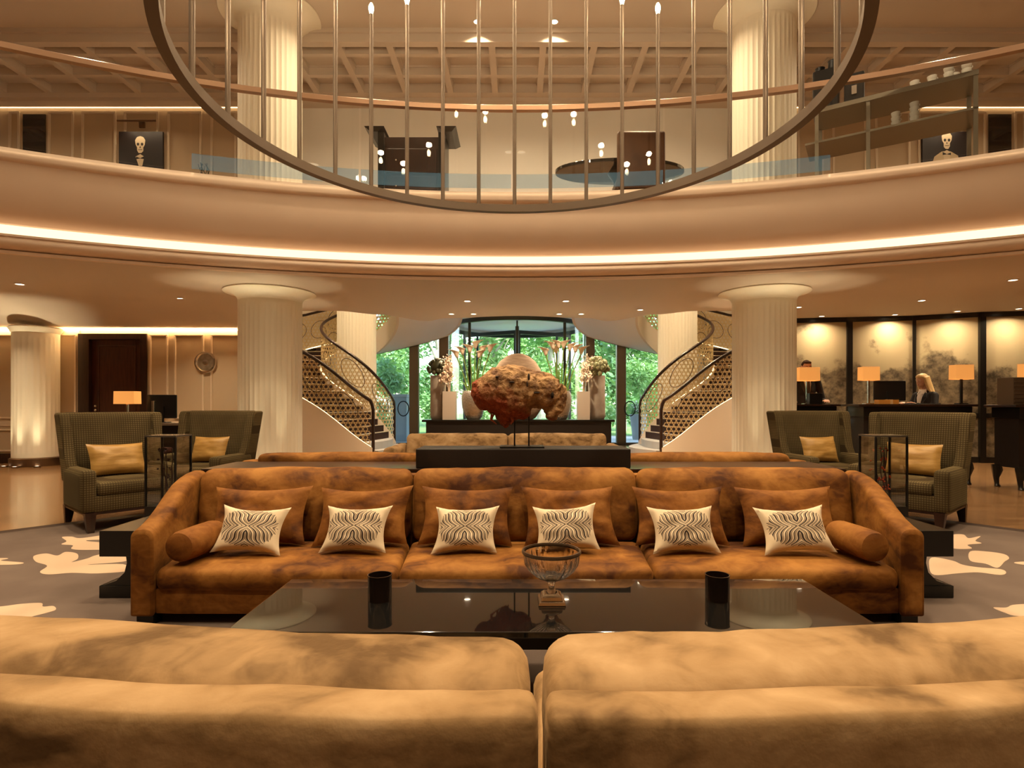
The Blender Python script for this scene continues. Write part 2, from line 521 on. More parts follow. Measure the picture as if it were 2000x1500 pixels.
up = [(14.085,3.455),(14.03,3.46)]+curve_prof([(14.03,3.46),(13.83,3.56),(13.66,3.78),(13.55,4.08)])+[(13.49,4.085)]+curve_prof([(13.47,4.10),(13.45,4.16),(13.47,4.215)])+[(13.50,4.225),(13.75,4.225)]
revolve(up[::-1]).build('fascia', FASC, bal)
# glass balustrade: one pane per bay and a bronze handrail
rail = thing('glass_balustrade', 'curved glass balustrade with bronze handrail along the balcony', 'balustrade', (0, 8.0, UPF))
for k in range(-7, 7):
    a0, a1 = -.3+9*k, -.3+9*(k+1)
    p = revolve([(13.44,4.225),(13.44,5.35),(13.425,5.35),(13.425,4.225)], a0+.06, a1-.06, 10, True).build('glass_pane', BALG, rail)
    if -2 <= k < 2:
        revolve([(13.41,4.24),(13.41,4.44)], a0+.06, a1-.06, 10).build('painted_reflection', BLUEREFL, p)  # blue reflection painted as a strip along the foot of the panes
revolve([(13.40,5.345),(13.40,5.41),(13.42,5.425),(13.46,5.425),(13.48,5.41),(13.48,5.345)], closed=True).build('handrail', BRASSR, rail)

# --- upper ceiling: plain part over the atrium, a beam and coffers above the gallery
uc = thing('ceiling_upper', 'plain upper ceiling with coffers above the gallery', 'ceiling', (0, 10, UPC)); struct(uc)
G().box(-13.2, 13.2, -8, 10.0, UPC, UPC+.15).build('plain_ceiling', CEIL, uc, smooth=False)
G().box(-13.2, 13.2, 10.0, 10.14, 7.57, 7.82).box(-13.2, 13.2, 9.96, 10.0, 7.72, 7.80).build('edge_beam', CEIL, uc, smooth=False)
G().box(-13.2, 13.2, 10.14, 12.2, 7.76, 7.9).build('coffer_panel', CEIL, uc, smooth=False)
me_rib = None
for k in range(-13, 15):
    x = -.45+.912*k
    if me_rib is None:
        o = G().box(-.06, .06, 10.14, 11.62, 7.57, 7.77).box(-.075, .075, 10.14, 11.62, 7.72, 7.765).build('coffer_rib', CEIL, uc, smooth=False, world=False)
        me_rib = o.data
    else: o = link('coffer_rib', me_rib, CEIL, uc, smooth=False)
    o.location = PM[uc.name] @ Vector((x, 0, 0)); 
for y in (10.40, 11.06):
    G().box(-13.2, 13.2, y-.05, y+.05, 7.58, 7.77).box(-13.2, 13.2, y-.065, y+.065, 7.72, 7.765).build('cross_rib', CEIL, uc, smooth=False)
G().box(-13.2, 13.2, 11.62, 12.1, 7.57, 7.77).box(-13.2, 13.2, 11.8, 12.1, 7.50, 7.58).build('cornice', CEIL, uc, smooth=False)

# --- walls
def frame_px(px0, px1, py0, py1, d, w=.035, dep=.03, name='panel_moulding', m=None, parent=None):
    x0, x1, z1, z0 = wx(px0, d), wx(px1, d), wz(py0, d), wz(py1, d)
    g = G()
    for (a0, a1, b0, b1) in ((x0,x1,z1-w,z1),(x0,x1,z0,z0+w),(x0,x0+w,z0+w,z1-w),(x1-w,x1,z0+w,z1-w)):
        g.box(a0, a1, d-dep, d+.005, b0, b1)
    return g.build(name, m or WALLTRIM, parent, smooth=False, bevel=.008)
DL = 11.6
wl = thing('wall_left', 'warm panelled lobby wall with cove lighting', 'wall', (-9, DL, 0)); struct(wl)
G().box(-13.5, wx(155, DL), DL, DL+.15, 0, 2.95).box(wx(288, DL), -5.55, DL, DL+.15, 0, 2.95).box(wx(155, DL), wx(288, DL), DL+.02, DL+.15, wz(652, DL), 2.95).build('wall_surface', WALLP, wl, smooth=False)
for a, b in ((-70, 28), (114, 150), (293, 329), (341, 399), (412, 470)):
    frame_px(a, b, 653, 818, DL, parent=wl)
    frame_px(a, b, 838, 882, DL, parent=wl)
G().box(-13.5, wx(155, DL), DL-.02, DL, wz(832, DL), wz(823, DL)).box(wx(288, DL), -5.55, DL-.02, DL, wz(832, DL), wz(823, DL)).build('dado_rail', WALLTRIM, wl, smooth=False)
G().box(-13.5, wx(155, DL), DL-.03, DL, 0, .2).box(wx(288, DL), -5.55, DL-.03, DL, 0, .2).build('skirting', DARKW, wl, smooth=False)
G().box(-13.5, -5.55, DL-.06, DL-.03, 2.706, 2.722).build('cove_light', STRIP3, wl, smooth=False)
struct(G().box(-13.2, -13.0, -8, 11.6, 0, 7.8).build('wall_west', WALLP, smooth=False))
struct(G().box(13.0, 13.2, -8, 12.9, 0, 7.8).build('wall_east', WALLP, smooth=False))
struct(G().box(-13.2, 13.2, -8.15, -8, 0, 7.8).build('wall_back', WALLP, smooth=False))
# gallery wall on the upper floor
DU = 12.1
wu = thing('wall_upper', 'panelled gallery wall on the upper floor', 'wall', (0, DU, UPF)); struct(wu)
xa, xb = wx(478, DU), wx(1542, DU)
G().box(-13.2, xa, DU, DU+.12, UPF, 7.6).box(xb, 13.2, DU, DU+.12, UPF, 7.6).build('panelled_wall', WALLP, wu, smooth=False)
G().box(xa, xb, DU, DU+.12, UPF, 7.6).build('plain_wall', WHITE, wu, smooth=False)
for a, b in ((18, 40), (95, 145), (160, 228), (243, 311), (328, 395), (412, 463)):
    frame_px(a, b, 218, 470, DU, .05, parent=wu)
    frame_px(2020-b, 2020-a, 218, 470, DU, .05, parent=wu)
for a, b in ((46, 90), (2020-90, 2020-46)):
    G().box(wx(a, DU), wx(b, DU), DU-.02, DU+.01, 4.8, wz(224, DU)).build('dark_pane', BLACKG, wu, smooth=False)
G().box(-13.2, xa, DU-.05, DU-.02, wz(212, DU), wz(205.5, DU)).build('cove_light', STRIP2, wu, smooth=False)
G().box(xb, 13.2, DU-.05, DU-.02, wz(212, DU), wz(205.5, DU)).build('cove_light', STRIP2, wu, smooth=False)
G().box(wx(870, DU), wx(1140, DU), DU-.06, DU-.02, wz(210, DU), wz(206, DU)).build('slot_light', STRIPB, wu, smooth=False)

# reception wall: dark framed painted panels on a faceted plan
def mural():
    m = bpy.data.materials.new('painted_mural'); m.use_nodes = True
    t = m.node_tree; b = t.nodes['Principled BSDF']; b.inputs['Roughness'].default_value = .5
    b.inputs['Specular IOR Level'].default_value = .4
    b.inputs['Coat Weight'].default_value = .35; b.inputs['Coat Roughness'].default_value = .05
    tc = N(t, 'ShaderNodeTexCoord'); sp = N(t, 'ShaderNodeSeparateXYZ'); t.links.new(tc.outputs['Object'], sp.inputs[0])
    n1 = N(t, 'ShaderNodeTexNoise'); n1.inputs['Scale'].default_value = 1.3; n1.inputs['Detail'].default_value = 2
    n2 = N(t, 'ShaderNodeTexNoise'); n2.inputs['Scale'].default_value = 7; n2.inputs['Detail'].default_value = 6; n2.inputs['Roughness'].default_value = .7
    n3 = N(t, 'ShaderNodeTexNoise'); n3.inputs['Scale'].default_value = 6; n3.inputs['Detail'].default_value = 7; n3.inputs['Roughness'].default_value = .7
    for n in (n1, n2, n3): t.links.new(tc.outputs['Object'], n.inputs['Vector'])
    # tree line height = 1.35 + noise ; foliage where z is below it
    a = N(t, 'ShaderNodeMath', operation='MULTIPLY_ADD'); a.inputs[1].default_value = 3.4; a.inputs[2].default_value = .42
    t.links.new(n1.outputs[0], a.inputs[0])
    c = N(t, 'ShaderNodeMath', operation='MULTIPLY_ADD'); c.inputs[1].default_value = .85
    t.links.new(n2.outputs[0], c.inputs[0]); t.links.new(a.outputs[0], c.inputs[2])
    d = N(t, 'ShaderNodeMath', operation='SUBTRACT'); t.links.new(c.outputs[0], d.inputs[0]); t.links.new(sp.outputs[2], d.inputs[1])
    mr = N(t, 'ShaderNodeMapRange'); mr.inputs[1].default_value = .28; mr.inputs[2].default_value = .55
    t.links.new(d.outputs[0], mr.inputs[0])
    rp = N(t, 'ShaderNodeValToRGB'); e = rp.color_ramp.elements
    e[0].position = .38; e[0].color = (.06, .047, .03, 1); e[1].position = .66; e[1].color = (.27, .21, .13, 1)
    t.links.new(n3.outputs[0], rp.inputs[0])
    mx = N(t, 'ShaderNodeMix', data_type='RGBA'); mx.inputs[6].default_value = (.44, .36, .22, 1)
    t.links.new(mr.outputs[0], mx.inputs[0]); t.links.new(rp.outputs[0], mx.inputs[7])
    t.links.new(mx.outputs[2], b.inputs['Base Color'])
    return m
MURAL = mural()
URN = mat('painted_urn', (.36, .30, .21), .6)
wr_ = thing('wall_right', 'reception wall of painted landscape panels in dark frames', 'wall', (8.5, 12.2, 0)); struct(wr_)
RP = [(5.55,12.66), (wx(1658,12.4),12.4), (wx(1785,12.2),12.2), (wx(1917,11.7),11.7), (wx(2046,11.5),11.5), (13.1,11.3)]
for i in range(5):
    (x0, y0), (x1, y1) = RP[i], RP[i+1]
    dx, dy = x1-x0, y1-y0; L = math.hypot(dx, dy); nx, ny = dy/L, -dx/L     # towards the lobby
    def wall_box(t0, t1, z0, z1, o0, o1):
        g = G(); P = lambda t, o: (x0+dx*t/L+nx*o, y0+dy*t/L+ny*o)
        a, b, c, d = P(t0, o1), P(t1, o1), P(t1, o0), P(t0, o0)
        v = [(*a, z0), (*b, z0), (*c, z0), (*d, z0), (*a, z1), (*b, z1), (*c, z1), (*d, z1)]
        return g.add(v, [(0,3,2,1),(4,5,6,7),(0,1,5,4),(1,2,6,5),(2,3,7,6),(3,0,4,7)])
    wall_box(0, L, 1.02, 3.05, -.03, 0).build('mural_panel', MURAL, wr_, smooth=False)
    wall_box(0, L, .12, .92, -.03, 0).build('lower_panel', MURAL, wr_, smooth=False)
    for (z0, z1) in ((0, .12), (.92, 1.02), (3.0, 3.1)):
        wall_box(0, L, z0, z1, -.04, .03).build('transom', BLACKW, wr_, smooth=False)
    w = .11 if i in (1, 3) else .06
    if i: wall_box(-w/2, w/2, 0, 3.08, -.05, .06).build('mullion', BLACKW, wr_, smooth=False)
    # a painted stone urn on the low panel, raised as relief
    c = L*.55
    prof = [(.0,.16),(.14,.16),(.14,.20),(.05,.25),(.04,.32),(.11,.40),(.15,.48),(.10,.56),(.06,.62),(.05,.70),(.11,.77),(.0,.78)]
    left = [(c-r, z) for r, z in prof]; right = [(c+r, z) for r, z in prof[::-1]]
    poly = left+right; g = G(); n = len(poly)
    P3 = lambda t, o, z: (x0+dx*t/L+nx*o, y0+dy*t/L+ny*o, z)
    g.add([P3(t, .002, z) for t, z in poly]+[P3(t, .012, z) for t, z in poly], [tuple(range(n, 2*n))]+[(k, (k+1) % n, n+(k+1) % n, n+k) for k in range(n)])
    g.build('urn_relief', URN, wr_, smooth=False)

# stair hall beyond the slab: side walls, its ceiling and the glazed front
struct(G().box(-7.4, -7.25, 12.25, 17, 0, 7.6).box(-7.4, -7.25, 11.75, 12.25, 0, 3.0).build('wall_hall_left', CREAM, smooth=False))
struct(G().box(7.25, 7.4, 12.5, 17, 0, 7.6).build('wall_hall_right', CREAM, smooth=False))
struct(G().box(-7.4, 7.4, 12.2, 17.2, 7.6, 7.7).build('ceiling_hall', CREAM, smooth=False))
struct(G().box(-13.2, 13.2, 12.22, 12.25, 7.55, 8).build('trim_hall', CREAM, smooth=False))
DE = 17.0
struct(G().box(-7.4, -4.65, DE, DE+.2, 0, 7.6).build('wall_front_left', CREAM, smooth=False))
struct(G().box(4.65, 7.4, DE, DE+.2, 0, 7.6).build('wall_front_right', CREAM, smooth=False))
struct(G().box(-4.65, 4.65, DE, DE+.2, 4.3, 7.6).build('wall_front_top', CREAM, smooth=False))
struct(G().box(-1.5, 1.5, 13.3, 17, 3.95, UPF).build('floor_landing', CREAM, smooth=False))
FRM = mat('window_frame', (.16, .125, .09), .4, metal=.5)
FRMD = mat('door_frame_dark', (.045, .05, .045), .35, metal=.5)
win = thing('window_1', 'tall glazed entrance front with bronze posts', 'window', (0, DE, 0)); struct(win)
for a, b in ((800, 818), (858, 876), (1144, 1161), (1204, 1222)):
    G().box(wx(a, DE), wx(b, DE), DE-.08, DE+.14, 0, 4.3).build('post', FRM, win, smooth=False, bevel=.01)
for a in (-4.62, 4.56):
    G().box(a, a+.08, DE-.04, DE+.1, 0, 4.3).build('post', FRM, win, smooth=False)
for a, b in ((-4.6, wx(800, DE)), (wx(818, DE), wx(858, DE)), (wx(1161, DE), wx(1204, DE)), (wx(1222, DE), 4.6)):
    G().box(a, b, DE+.02, DE+.04, .06, 4.3).build('pane', GLASS, win, smooth=False)
    G().box(a, b, DE-.02, DE+.08, 0, .06).build('sill', FRM, win, smooth=False)
for px in (789, 1229):      # big ring pull handles
    x = wx(px, DE)
    G().tube([(x+.16*math.cos(2*PI*i/28), DE-.1, wz(798, DE)+.22*math.sin(2*PI*i/28)) for i in range(28)], .016, 8, True).build('ring_handle', BLACKM, win)
# revolving door drum
rd = thing('door_1', 'revolving glass entrance door with dark frames', 'door', (0, 18.35, 0)); struct(rd)
rc, rr_ = (0, 18.35), 2.17
G().lathe([(rr_+.05, 3.72), (rr_+.05, 3.82), (.001, 3.82), (.001, 3.72)], 48, (0, rc[1], 0), cap=False).build('canopy', WHITE, rd)
def ring_arc(r0, r1, z0, z1, a0, a1, n=20):
    g = G(); v = []; f = []
    for i in range(n+1):
        a = R(a0+(a1-a0)*i/n)
        for r, z in ((r0,z0),(r1,z0),(r1,z1),(r0,z1)): v.append((rc[0]+r*math.sin(a), rc[1]-r*math.cos(a), z))
    for i in range(n):
        for j in range(4):
            k = (j+1) % 4; f.append((4*i+j, 4*i+k, 4*i+4+k, 4*i+4+j))
    f += [(0,1,2,3), (4*n+3,4*n+2,4*n+1,4*n)]
    return g.add(v, f)
ring_arc(rr_-.04, rr_+.08, 3.60, 3.72, 0, 360, 48).build('header_ring', FRMD, rd)
for a0, a1 in ((40, 88), (-88, -40), (140, 220)):
    ring_arc(rr_, rr_+.02, .05, 3.60, a0, a1).build('curved_pane', DRUMG, rd)
for a in (40, -40, 88, -88, 140, 220):
    x, y = rc[0]+rr_*math.sin(R(a)), rc[1]-rr_*math.cos(R(a))
    G().box(x-.04, x+.04, y-.04, y+.04, 0, 3.62).build('jamb', FRMD, rd, smooth=False)
for k in range(3):
    a = R(30+120*k); ux, uy = math.cos(a), math.sin(a); g = G()
    for r0, r1, z0, z1 in ((.05,.11,.03,3.6),(rr_-.14,rr_-.06,.03,3.6),(.11,rr_-.14,.03,.14),(.11,rr_-.14,3.48,3.6)):
        q = [(rc[0]+ux*r-uy*o, rc[1]+uy*r+ux*o) for r, o in ((r0,-.025),(r1,-.025),(r1,.025),(r0,.025))]
        g.prism(q, z0, z1)
    w = g.build('wing_frame', FRMD, rd, smooth=False)
    q = [(rc[0]+ux*r-uy*o, rc[1]+uy*r+ux*o) for r, o in ((.11,-.006),(rr_-.14,-.006),(rr_-.14,.006),(.11,.006))]
    G().prism(q, .14, 3.48).build('wing_pane', DRUMG, w, smooth=False)
G().cyl((rc[0], rc[1], 0), (rc[0], rc[1], 3.72), .06, n=16).build('centre_shaft', FRMD, rd)

# ------------------------------------------------------------------ columns
def fluted(x, y, r, z0, z1, nf=38):
    n = nf*6
    def rib(i, rr, z):
        t = (i % 6)/6; fl_ = math.sin(PI*t)
        return -.024*fl_*sm(z0+.06, z0+.14, z)*sm(z1-.06, z1-.14, z)
    zz = [z0, z0+.05, z0+.08, z0+.11, z0+.15, z1-.15, z1-.11, z1-.08, z1-.05, z1]
    return G().lathe([(r, z) for z in zz], n, (x, y, 0), rib)
def capital(x, y, r, zt, h=.2, out=.26):
    P = [(r*1.0, zt-h)]+[(r+out*(1-math.cos(PI/2*k/8)), zt-h+h*.86*math.sin(PI/2*k/8)) for k in range(9)]+[(r+out+.01, zt-.02), (r+out, zt)]
    return G().lathe(P, 64, (x, y, 0))
def uplights(x, y, r, z, angs, power, spot=34, where=''):
    for ai, a in enumerate(angs):
        lab_ = 'brass floor uplight at the %s of %s' % (('front', 'front left', 'front right', 'back')[ai], where)
        a = R(a); px_, py_ = x+(r+.105)*math.cos(a), y+(r+.105)*math.sin(a)
        t = thing('floor_uplight', lab_, 'uplight', (px_, py_, z), group='uplights around the fluted columns')
        G().lathe([(.001,0),(.055,0),(.055,.02),(.042,.024),(.042,.018),(.001,.018)], 16, (px_, py_, z), cap=False).build('trim', BRONZE, t)
        G().lathe([(.001,.0195),(.04,.0195)], 16, (px_, py_, z), cap=False).build('lens', LENS, t)
        light('uplight', 'SPOT', (px_, py_, z+.06), power, (1, .82, .50), .03, (PI-R(5)*math.sin(a), R(5)*math.cos(a), 0), t, spot, blend=.8)
def tall_column(x, label):
    y = 9.65; r = .505
    t = thing('fluted_column', label, 'column', (x, y, 0))
    fluted(x, y, r, .22, 2.93).build('shaft', COLM, t)
    G().lathe([(r+.05,0),(r+.05,.2),(r+.01,.225)], 64, (x, y, 0)).build('base', BRONZE, t)
    capital(x, y, r, SOF, .18, .22).build('capital', COLM, t)
    fluted(x, y, r, UPF+.2, UPC-.22).build('upper_shaft', COLM, t)
    G().lathe([(r+.05,UPF),(r+.05,UPF+.18),(r+.01,UPF+.205)], 64, (x, y, 0)).build('upper_base', BRONZE, t)
    capital(x, y, r, UPC, .24, .30).build('upper_capital', COLM, t)
    s = -1 if x < 0 else 1
    uplights(x, y, r, 0, (-90, -128, -48, 90), 110, where='the %s tall column, lobby floor' % ('left' if x < 0 else 'right'))
    uplights(x, y, r, UPF, (-90, -135, -45, 90), 30, where='the %s tall column, upper gallery' % ('left' if x < 0 else 'right'))
tall_column(wx(528.5, 9.65), 'tall fluted cream column left of the stairs, rising through both floors')
tall_column(wx(1491.5, 9.65), 'tall fluted cream column right of the stairs, rising through both floors')
for s in (-1, 1):
    x, y, r = s*wx(1323, 15.2), 15.2, .51
    t = thing('fluted_column', 'fluted cream column inside the %s spiral staircase' % ('left' if s < 0 else 'right'), 'column', (x, y, 0))
    fluted(x, y, r, .2, 7.4).build('shaft', COLM, t)
    G().lathe([(r+.05,0),(r+.05,.18),(r+.01,.205)], 48, (x, y, 0)).build('base', BRONZE, t)
    capital(x, y, r, 7.6, .2, .25).build('capital', COLM, t)
x, y, r = wx(70.5, 11.25), 11.25, .375
t = thing('fluted_column', 'glowing fluted half column against the far left panelled wall', 'column', (x, y, 0))
fluted(x, y, r, .16, 2.60, 26).build('shaft', COLM, t)
G().lathe([(r+.04,0),(r+.04,.15),(r+.01,.17)], 48, (x, y, 0)).build('base', BRONZE, t)
G().lathe([(r,2.6),(r+.02,2.62),(r+.06,2.7),(r+.03,2.72)], 64, (x, y, 0)).build('capital', COLM, t)
uplights(x, y, r, 0, (-90, -132, -48), 120, 44, where='the column against the left wall')

# ------------------------------------------------------------------ spiral stairs
ZK = [-.2, 0, .17, 1.2, 2.1, 2.85, 3.6, UPF, 4.6]
OK_ = [-64, -68, -73, -104, -160, -245, -318, -370, -380]
IK = [0, -10, -20, -85, -175, -262, -325, -372, -385]
def lerp(ks, vs_, z):
    i = max(0, min(len(ks)-2, bisect_right(ks, z)-1))
    def m(j):
        if j <= 0 or j >= len(ks)-1: return (vs_[min(j+1, len(ks)-1)]-vs_[max(j-1, 0)])/(ks[min(j+1, len(ks)-1)]-ks[max(j-1, 0)])
        return .5*((vs_[j+1]-vs_[j])/(ks[j+1]-ks[j])+(vs_[j]-vs_[j-1])/(ks[j]-ks[j-1]))
    h = ks[i+1]-ks[i]; t = (z-ks[i])/h
    return (2*t**3-3*t*t+1)*vs_[i]+(t**3-2*t*t+t)*h*m(i)+(-2*t**3+3*t*t)*vs_[i+1]+(t**3-t*t)*h*m(i+1)
STC = (wx(703, 15.2), 15.2)
RIN, ROUT = .98, 2.7
STEPM = mat('stair_carpet', (.045, .022, .016), .8, spec=.2, bump=.2, bscale=200)
STONE = mat('stair_stone', (.42, .41, .41), .5)
NOSE = mat('stair_nosing', (.50, .40, .27), .35, metal=.3)
LATT = mat('brass_lattice', (.72, .56, .30), .38, metal=.55)
STRIPS = emit('stair_led', (1, .72, .36), 7.0)
LATC = mat('dark_ring', (.10, .065, .035), .4, metal=.5)
def stair(m):
    side = 'left' if m < 0 else 'right'
    root = thing('spiral_staircase', 'curving staircase with lattice balustrade on the %s of the entrance' % side, 'staircase', (m*4.2, 15.2, 0))
    def P(r, ang, z): return (m*(-STC[0]-r*math.cos(R(ang))), min(16.86, STC[1]+r*math.sin(R(ang))), z)
    po = lambda z, r=ROUT, off=0: P(r, lerp(ZK, OK_, z), z+off)
    pi_ = lambda z, r=RIN, off=0: P(r, lerp(ZK, IK, z), z+off)
    def face(g): # keep normals outward when mirrored
        if m > 0: g.f = [q[::-1] for q in g.f]
        return g
    n = 25; h = UPF/n
    for i in range(n):
        za, zb = i*h, (i+1)*h
        if i == 0: za = -.06
        g = G(); k = 4; top = []
        for j in range(k+1): top.append(po(za+(zb-za)*j/k, ROUT-.04))
        for j in range(k+1): top.append(pi_(zb-(zb-za)*j/k, RIN+.04))
        if i < 2:      # the first two steps swell out into the hall
            e = .42 if i == 0 else .22
            top[0] = (top[0][0]-m*.02*0, top[0][1], 0); top[0] = (top[0][0]*(1-.03*e), top[0][1]-.1*e, 0)
            mid = []
            a, b = top[-1], top[0]
            for j in range(1, 6):
                t = j/6; q = math.sin(PI*t)
                mid.append((a[0]+(b[0]-a[0])*t-m*e*q, a[1]+(b[1]-a[1])*t-.15*e*q, 0))
            top = top+mid
        bot = 0 if i < 3 else zb-h-.12
        q = [(x, y) for x, y, z in top]
        o = G().prism(q, bot, zb).build('step', STONE if i < 2 else STEPM, root, smooth=False)
        if i >= 2:
            a, b = Vector((*top[0][:2], zb+.004)), Vector((*top[-1][:2], zb+.004))
            G().tube([tuple(a), tuple(a.lerp(b, .5)), tuple(b)], .014, 6).build('nosing', NOSE, o)
    # walls and stringers
    zz = [UPF*i/80 for i in range(81)]
    def band(pf, r0, r1, lo, hi, name, mt):
        g = G(); v = []; f = []
        for z in zz:
            for rr2, zf in ((r0, lo), (r1, lo), (r1, hi), (r0, hi)):
                p = pf(z, rr2); v.append((p[0], p[1], zf(z)))
        for i in range(len(zz)-1):
            for j in range(4):
                k = (j+1) % 4; f.append((4*i+j, 4*i+k, 4*i+4+k, 4*i+4+j))
        f += [(0,3,2,1), tuple(4*(len(zz)-1)+j for j in range(4))]
        return face(g.add(v, f)).build(name, mt, root)
    under = lambda z: max(0, z-.42) if z > 1.9 else 0
    under = lambda z: max(0.0, (z-.42)*sm(1.55, 2.0, z))
    band(po, ROUT-.04, ROUT+.03, under, lambda z: z+.2, 'outer_stringer', CREAM)
    band(pi_, RIN-.03, RIN+.04, lambda z: max(0, z-.42), lambda z: z+.2, 'inner_stringer', CREAM)
    g = G(); v = []; f = []
    for z in zz:
        for t in range(7):
            a, b = Vector(po(z)), Vector(pi_(z)); p = a.lerp(b, t/6)
            # keep to the arc between the two radii
            v.append((p.x, p.y, max(-.05, z-.41)))
    for i in range(len(zz)-1):
        for j in range(6):
            a = i*7+j; f.append((a, a+1, a+8, a+7))
    face(g.add(v, f)).build('soffit', SOFF, root)
    # handrails and newels
    for pf, r in ((po, ROUT), (pi_, RIN)):
        pts = [pf(-.0+.06*0+z, r, 1.22) for z in [.02+(UPF-.02)*i/90 for i in range(91)]]
        p0 = pts[0]
        foot = [(p0[0], p0[1], .0), (p0[0], p0[1], .6), (p0[0], p0[1], p0[2]-.16), (p0[0]+(pts[1][0]-p0[0])*.4, p0[1]+(pts[1][1]-p0[1])*.4, p0[2]-.04)]
        G().tube(foot+pts[1:], .038, 8).build('handrail', DARKW, root)
    # lattice of touching rings
    def lattice(pf, r, name):
        zs_ = [.06+(UPF-.06)*i/300 for i in range(301)]
        pp = [Vector(pf(z, r)) for z in zs_]; S = [0]
        for i in range(300): S.append(S[-1]+math.hypot(pp[i+1].x-pp[i].x, pp[i+1].y-pp[i].y))
        def at(s, hh, absz=None):
            s = max(0, min(S[-1]-1e-5, s)); i = max(0, min(299, bisect_right(S, s)-1)); t = (s-S[i])/max(S[i+1]-S[i], 1e-6)
            p = pp[i].lerp(pp[i+1], t)
            if absz is not None: return (p.x, p.y, max(p.z+.17, min(p.z+1.21, absz)))
            return (p.x, p.y, p.z+.2+hh)
        pit = .106; g = G(); v = []; f = []
        rowh = .0935; row = 1
        while row*rowh < UPF+1.3:
            s0 = .06+(pit/2 if row % 2 else 0); hc = row*rowh
            while s0 < S[-1]-.05:
                zb_ = at(s0, 0)[2]-.2
                if zb_+.15 < hc < zb_+1.22:
                    o = len(v)
                    for q in range(12):
                        a = 2*PI*(q+.5)/12+PI/12
                        hexr = (pit/2)/math.cos((a % (PI/3))-PI/6)
                        v.append(at(s0+hexr*math.cos(a)*.99, 0, hc+hexr*math.sin(a)*.99))
                        v.append(at(s0+.038*math.cos(a), 0, hc+.038*math.sin(a)))
                    for q in range(12):
                        k = (q+1) % 12
                        f.append((o+2*q, o+2*k, o+2*k+1, o+2*q+1))
                s0 += pit
            row += 1
        # warm light line that runs along the foot of the lattice
        G().tube([at(S[-1]*i/120, -.005) for i in range(121)], .011, 6).build('led_line', STRIPS, root)
        ob = g.add(v, f).build(name, LATT, root, smooth=False, solid=.01)
        ob['kind'] = 'stuff'
        # larger dark rings on the lattice
        rr = random.Random(11 if r > 2 else 5)
        s0 = .5
        while s0 < S[-1]-.4:
            rad = rr.uniform(.16, .30); hc = rr.uniform(rad+.04, .98-rad)
            pts = []
            for q in range(32):
                p = at(s0+rad*math.cos(2*PI*q/32), hc+rad*math.sin(2*PI*q/32)); pts.append(p)
            G().tube(pts, .009, 6, True).build('large_ring', LATC, root)
            s0 += rr.uniform(.45, .8)
    lattice(po, ROUT-.005, 'outer_lattice')
    lattice(pi_, RIN, 'inner_lattice')
    return root
stair(-1); stair(1)

# ------------------------------------------------------------------ recessed downlights
def downlight(x, y, z, label, power, group, spread=120, size=.1, r=.075):
    t = thing('ceiling_downlight', label, 'downlight', (x, y, z), group=group)
    G().lathe([(r*.72,-.002),(r*.78,-.012),(r,-.012),(r,-.001),(r*.7,-.001)], 24, (x, y, z), cap=False).build('trim', TRIMW, t)
    G().lathe([(.0005,-.006),(r*.75,-.006)], 24, (x, y, z), cap=False).build('lens', LENS, t)
    light('downlight', 'AREA', (x, y, z-.03), power, WARM2, size, (0,0,0), t, spread=spread)
UB = 'downlights under the balcony'
for px, py, w in ((42,555,'far left above the wooden floor'),(355,607,'left, above the service desk'),(913,588,'left one of the pair before the entrance'),(1105,588,'right one of the pair before the entrance'),(882,613,'first of the row nearest the entrance'),(925,613,'second of the row nearest the entrance'),(1092,613,'third of the row nearest the entrance'),(1135,613,'fourth of the row nearest the entrance'),(1250,605,'before the right staircase'),(1975,547,'far right near the picture edge'),(1798,587,'right, above the reception desks'),(1558,600,'just right of the right tall column')):
    d = (SOF-EYE)*F/(CY-py); x = wx(px, d)
    if px == 355: d = 10.2; x = wx(px, d)
    downlight(x, d-.03, SOF-.001, 'small round downlight in the low ceiling, '+w, 34, UB)
for px, w in ((932, 'left'), (1083, 'right')):
    downlight(wx(px, 9.8), 9.8, UPC-.001, 'small round downlight in the upper ceiling, %s one of two behind the chandelier' % w, 24, 'downlights in the upper ceiling')
ATR = 'small round unseen downlight in the high atrium ceiling above the lounge'
for x, y in ((-4.5,2.2),(0,1.2),(4.5,2.2),(-4.2,5.6),(-1.5,5.2),(1.5,5.2),(4.2,5.6),(-6.5,4.6),(6.5,4.6),(-2.2,-.6),(2.2,-.6)):
    downlight(x, y, UPC-.001, ATR, 80, 'downlights in the atrium ceiling', 110, .14, .11)
for x in (-10.2, -7, -2.4, 0, 2.4, 7, 10.2):
    downlight(x, 9.15, UPC-.001, ATR, 75, 'downlights in the atrium ceiling', 150, .14, .11)  # lamps added just above the view to brighten the gallery
for x, y, w in ((-9.6,9.6,'near the left wall column'),(9.5,8.2,'above the stool')):
    downlight(x, y, SOF-.001, 'small round downlight in the low ceiling, '+w, 24, UB)
# wall washers over the painted panels
for i, px in enumerate((1605, 1748, 1870, 1990)):
    yy = (12.2, 12.0, 11.55, 11.25)[i]
    downlight(wx(px, yy), yy, SOF-.001, 'bright round wall washer above the painted panels, %s from the column' % ('first', 'second', 'third', 'fourth')[i], 22, 'wall washers over the painted panels', 150, .08, .07)
for x, y in ((-2.6, 13.6), (2.6, 13.6), (0, 14.0), (-5.6, 13.5), (5.6, 13.5)):
    downlight(x, y, 7.599, 'small round recessed downlight in the stair hall ceiling', 120, 'downlights in the stair hall', 100)

# ================================================================== SOFAS
def bend(cx, cy, rad):
    """local (x along the arc, y towards the arc centre, z) -> world"""
    def f(x, y, z):
        a = x/rad; r = rad-y
        return (cx+r*math.sin(a), cy-r*math.cos(a), z)
    return f
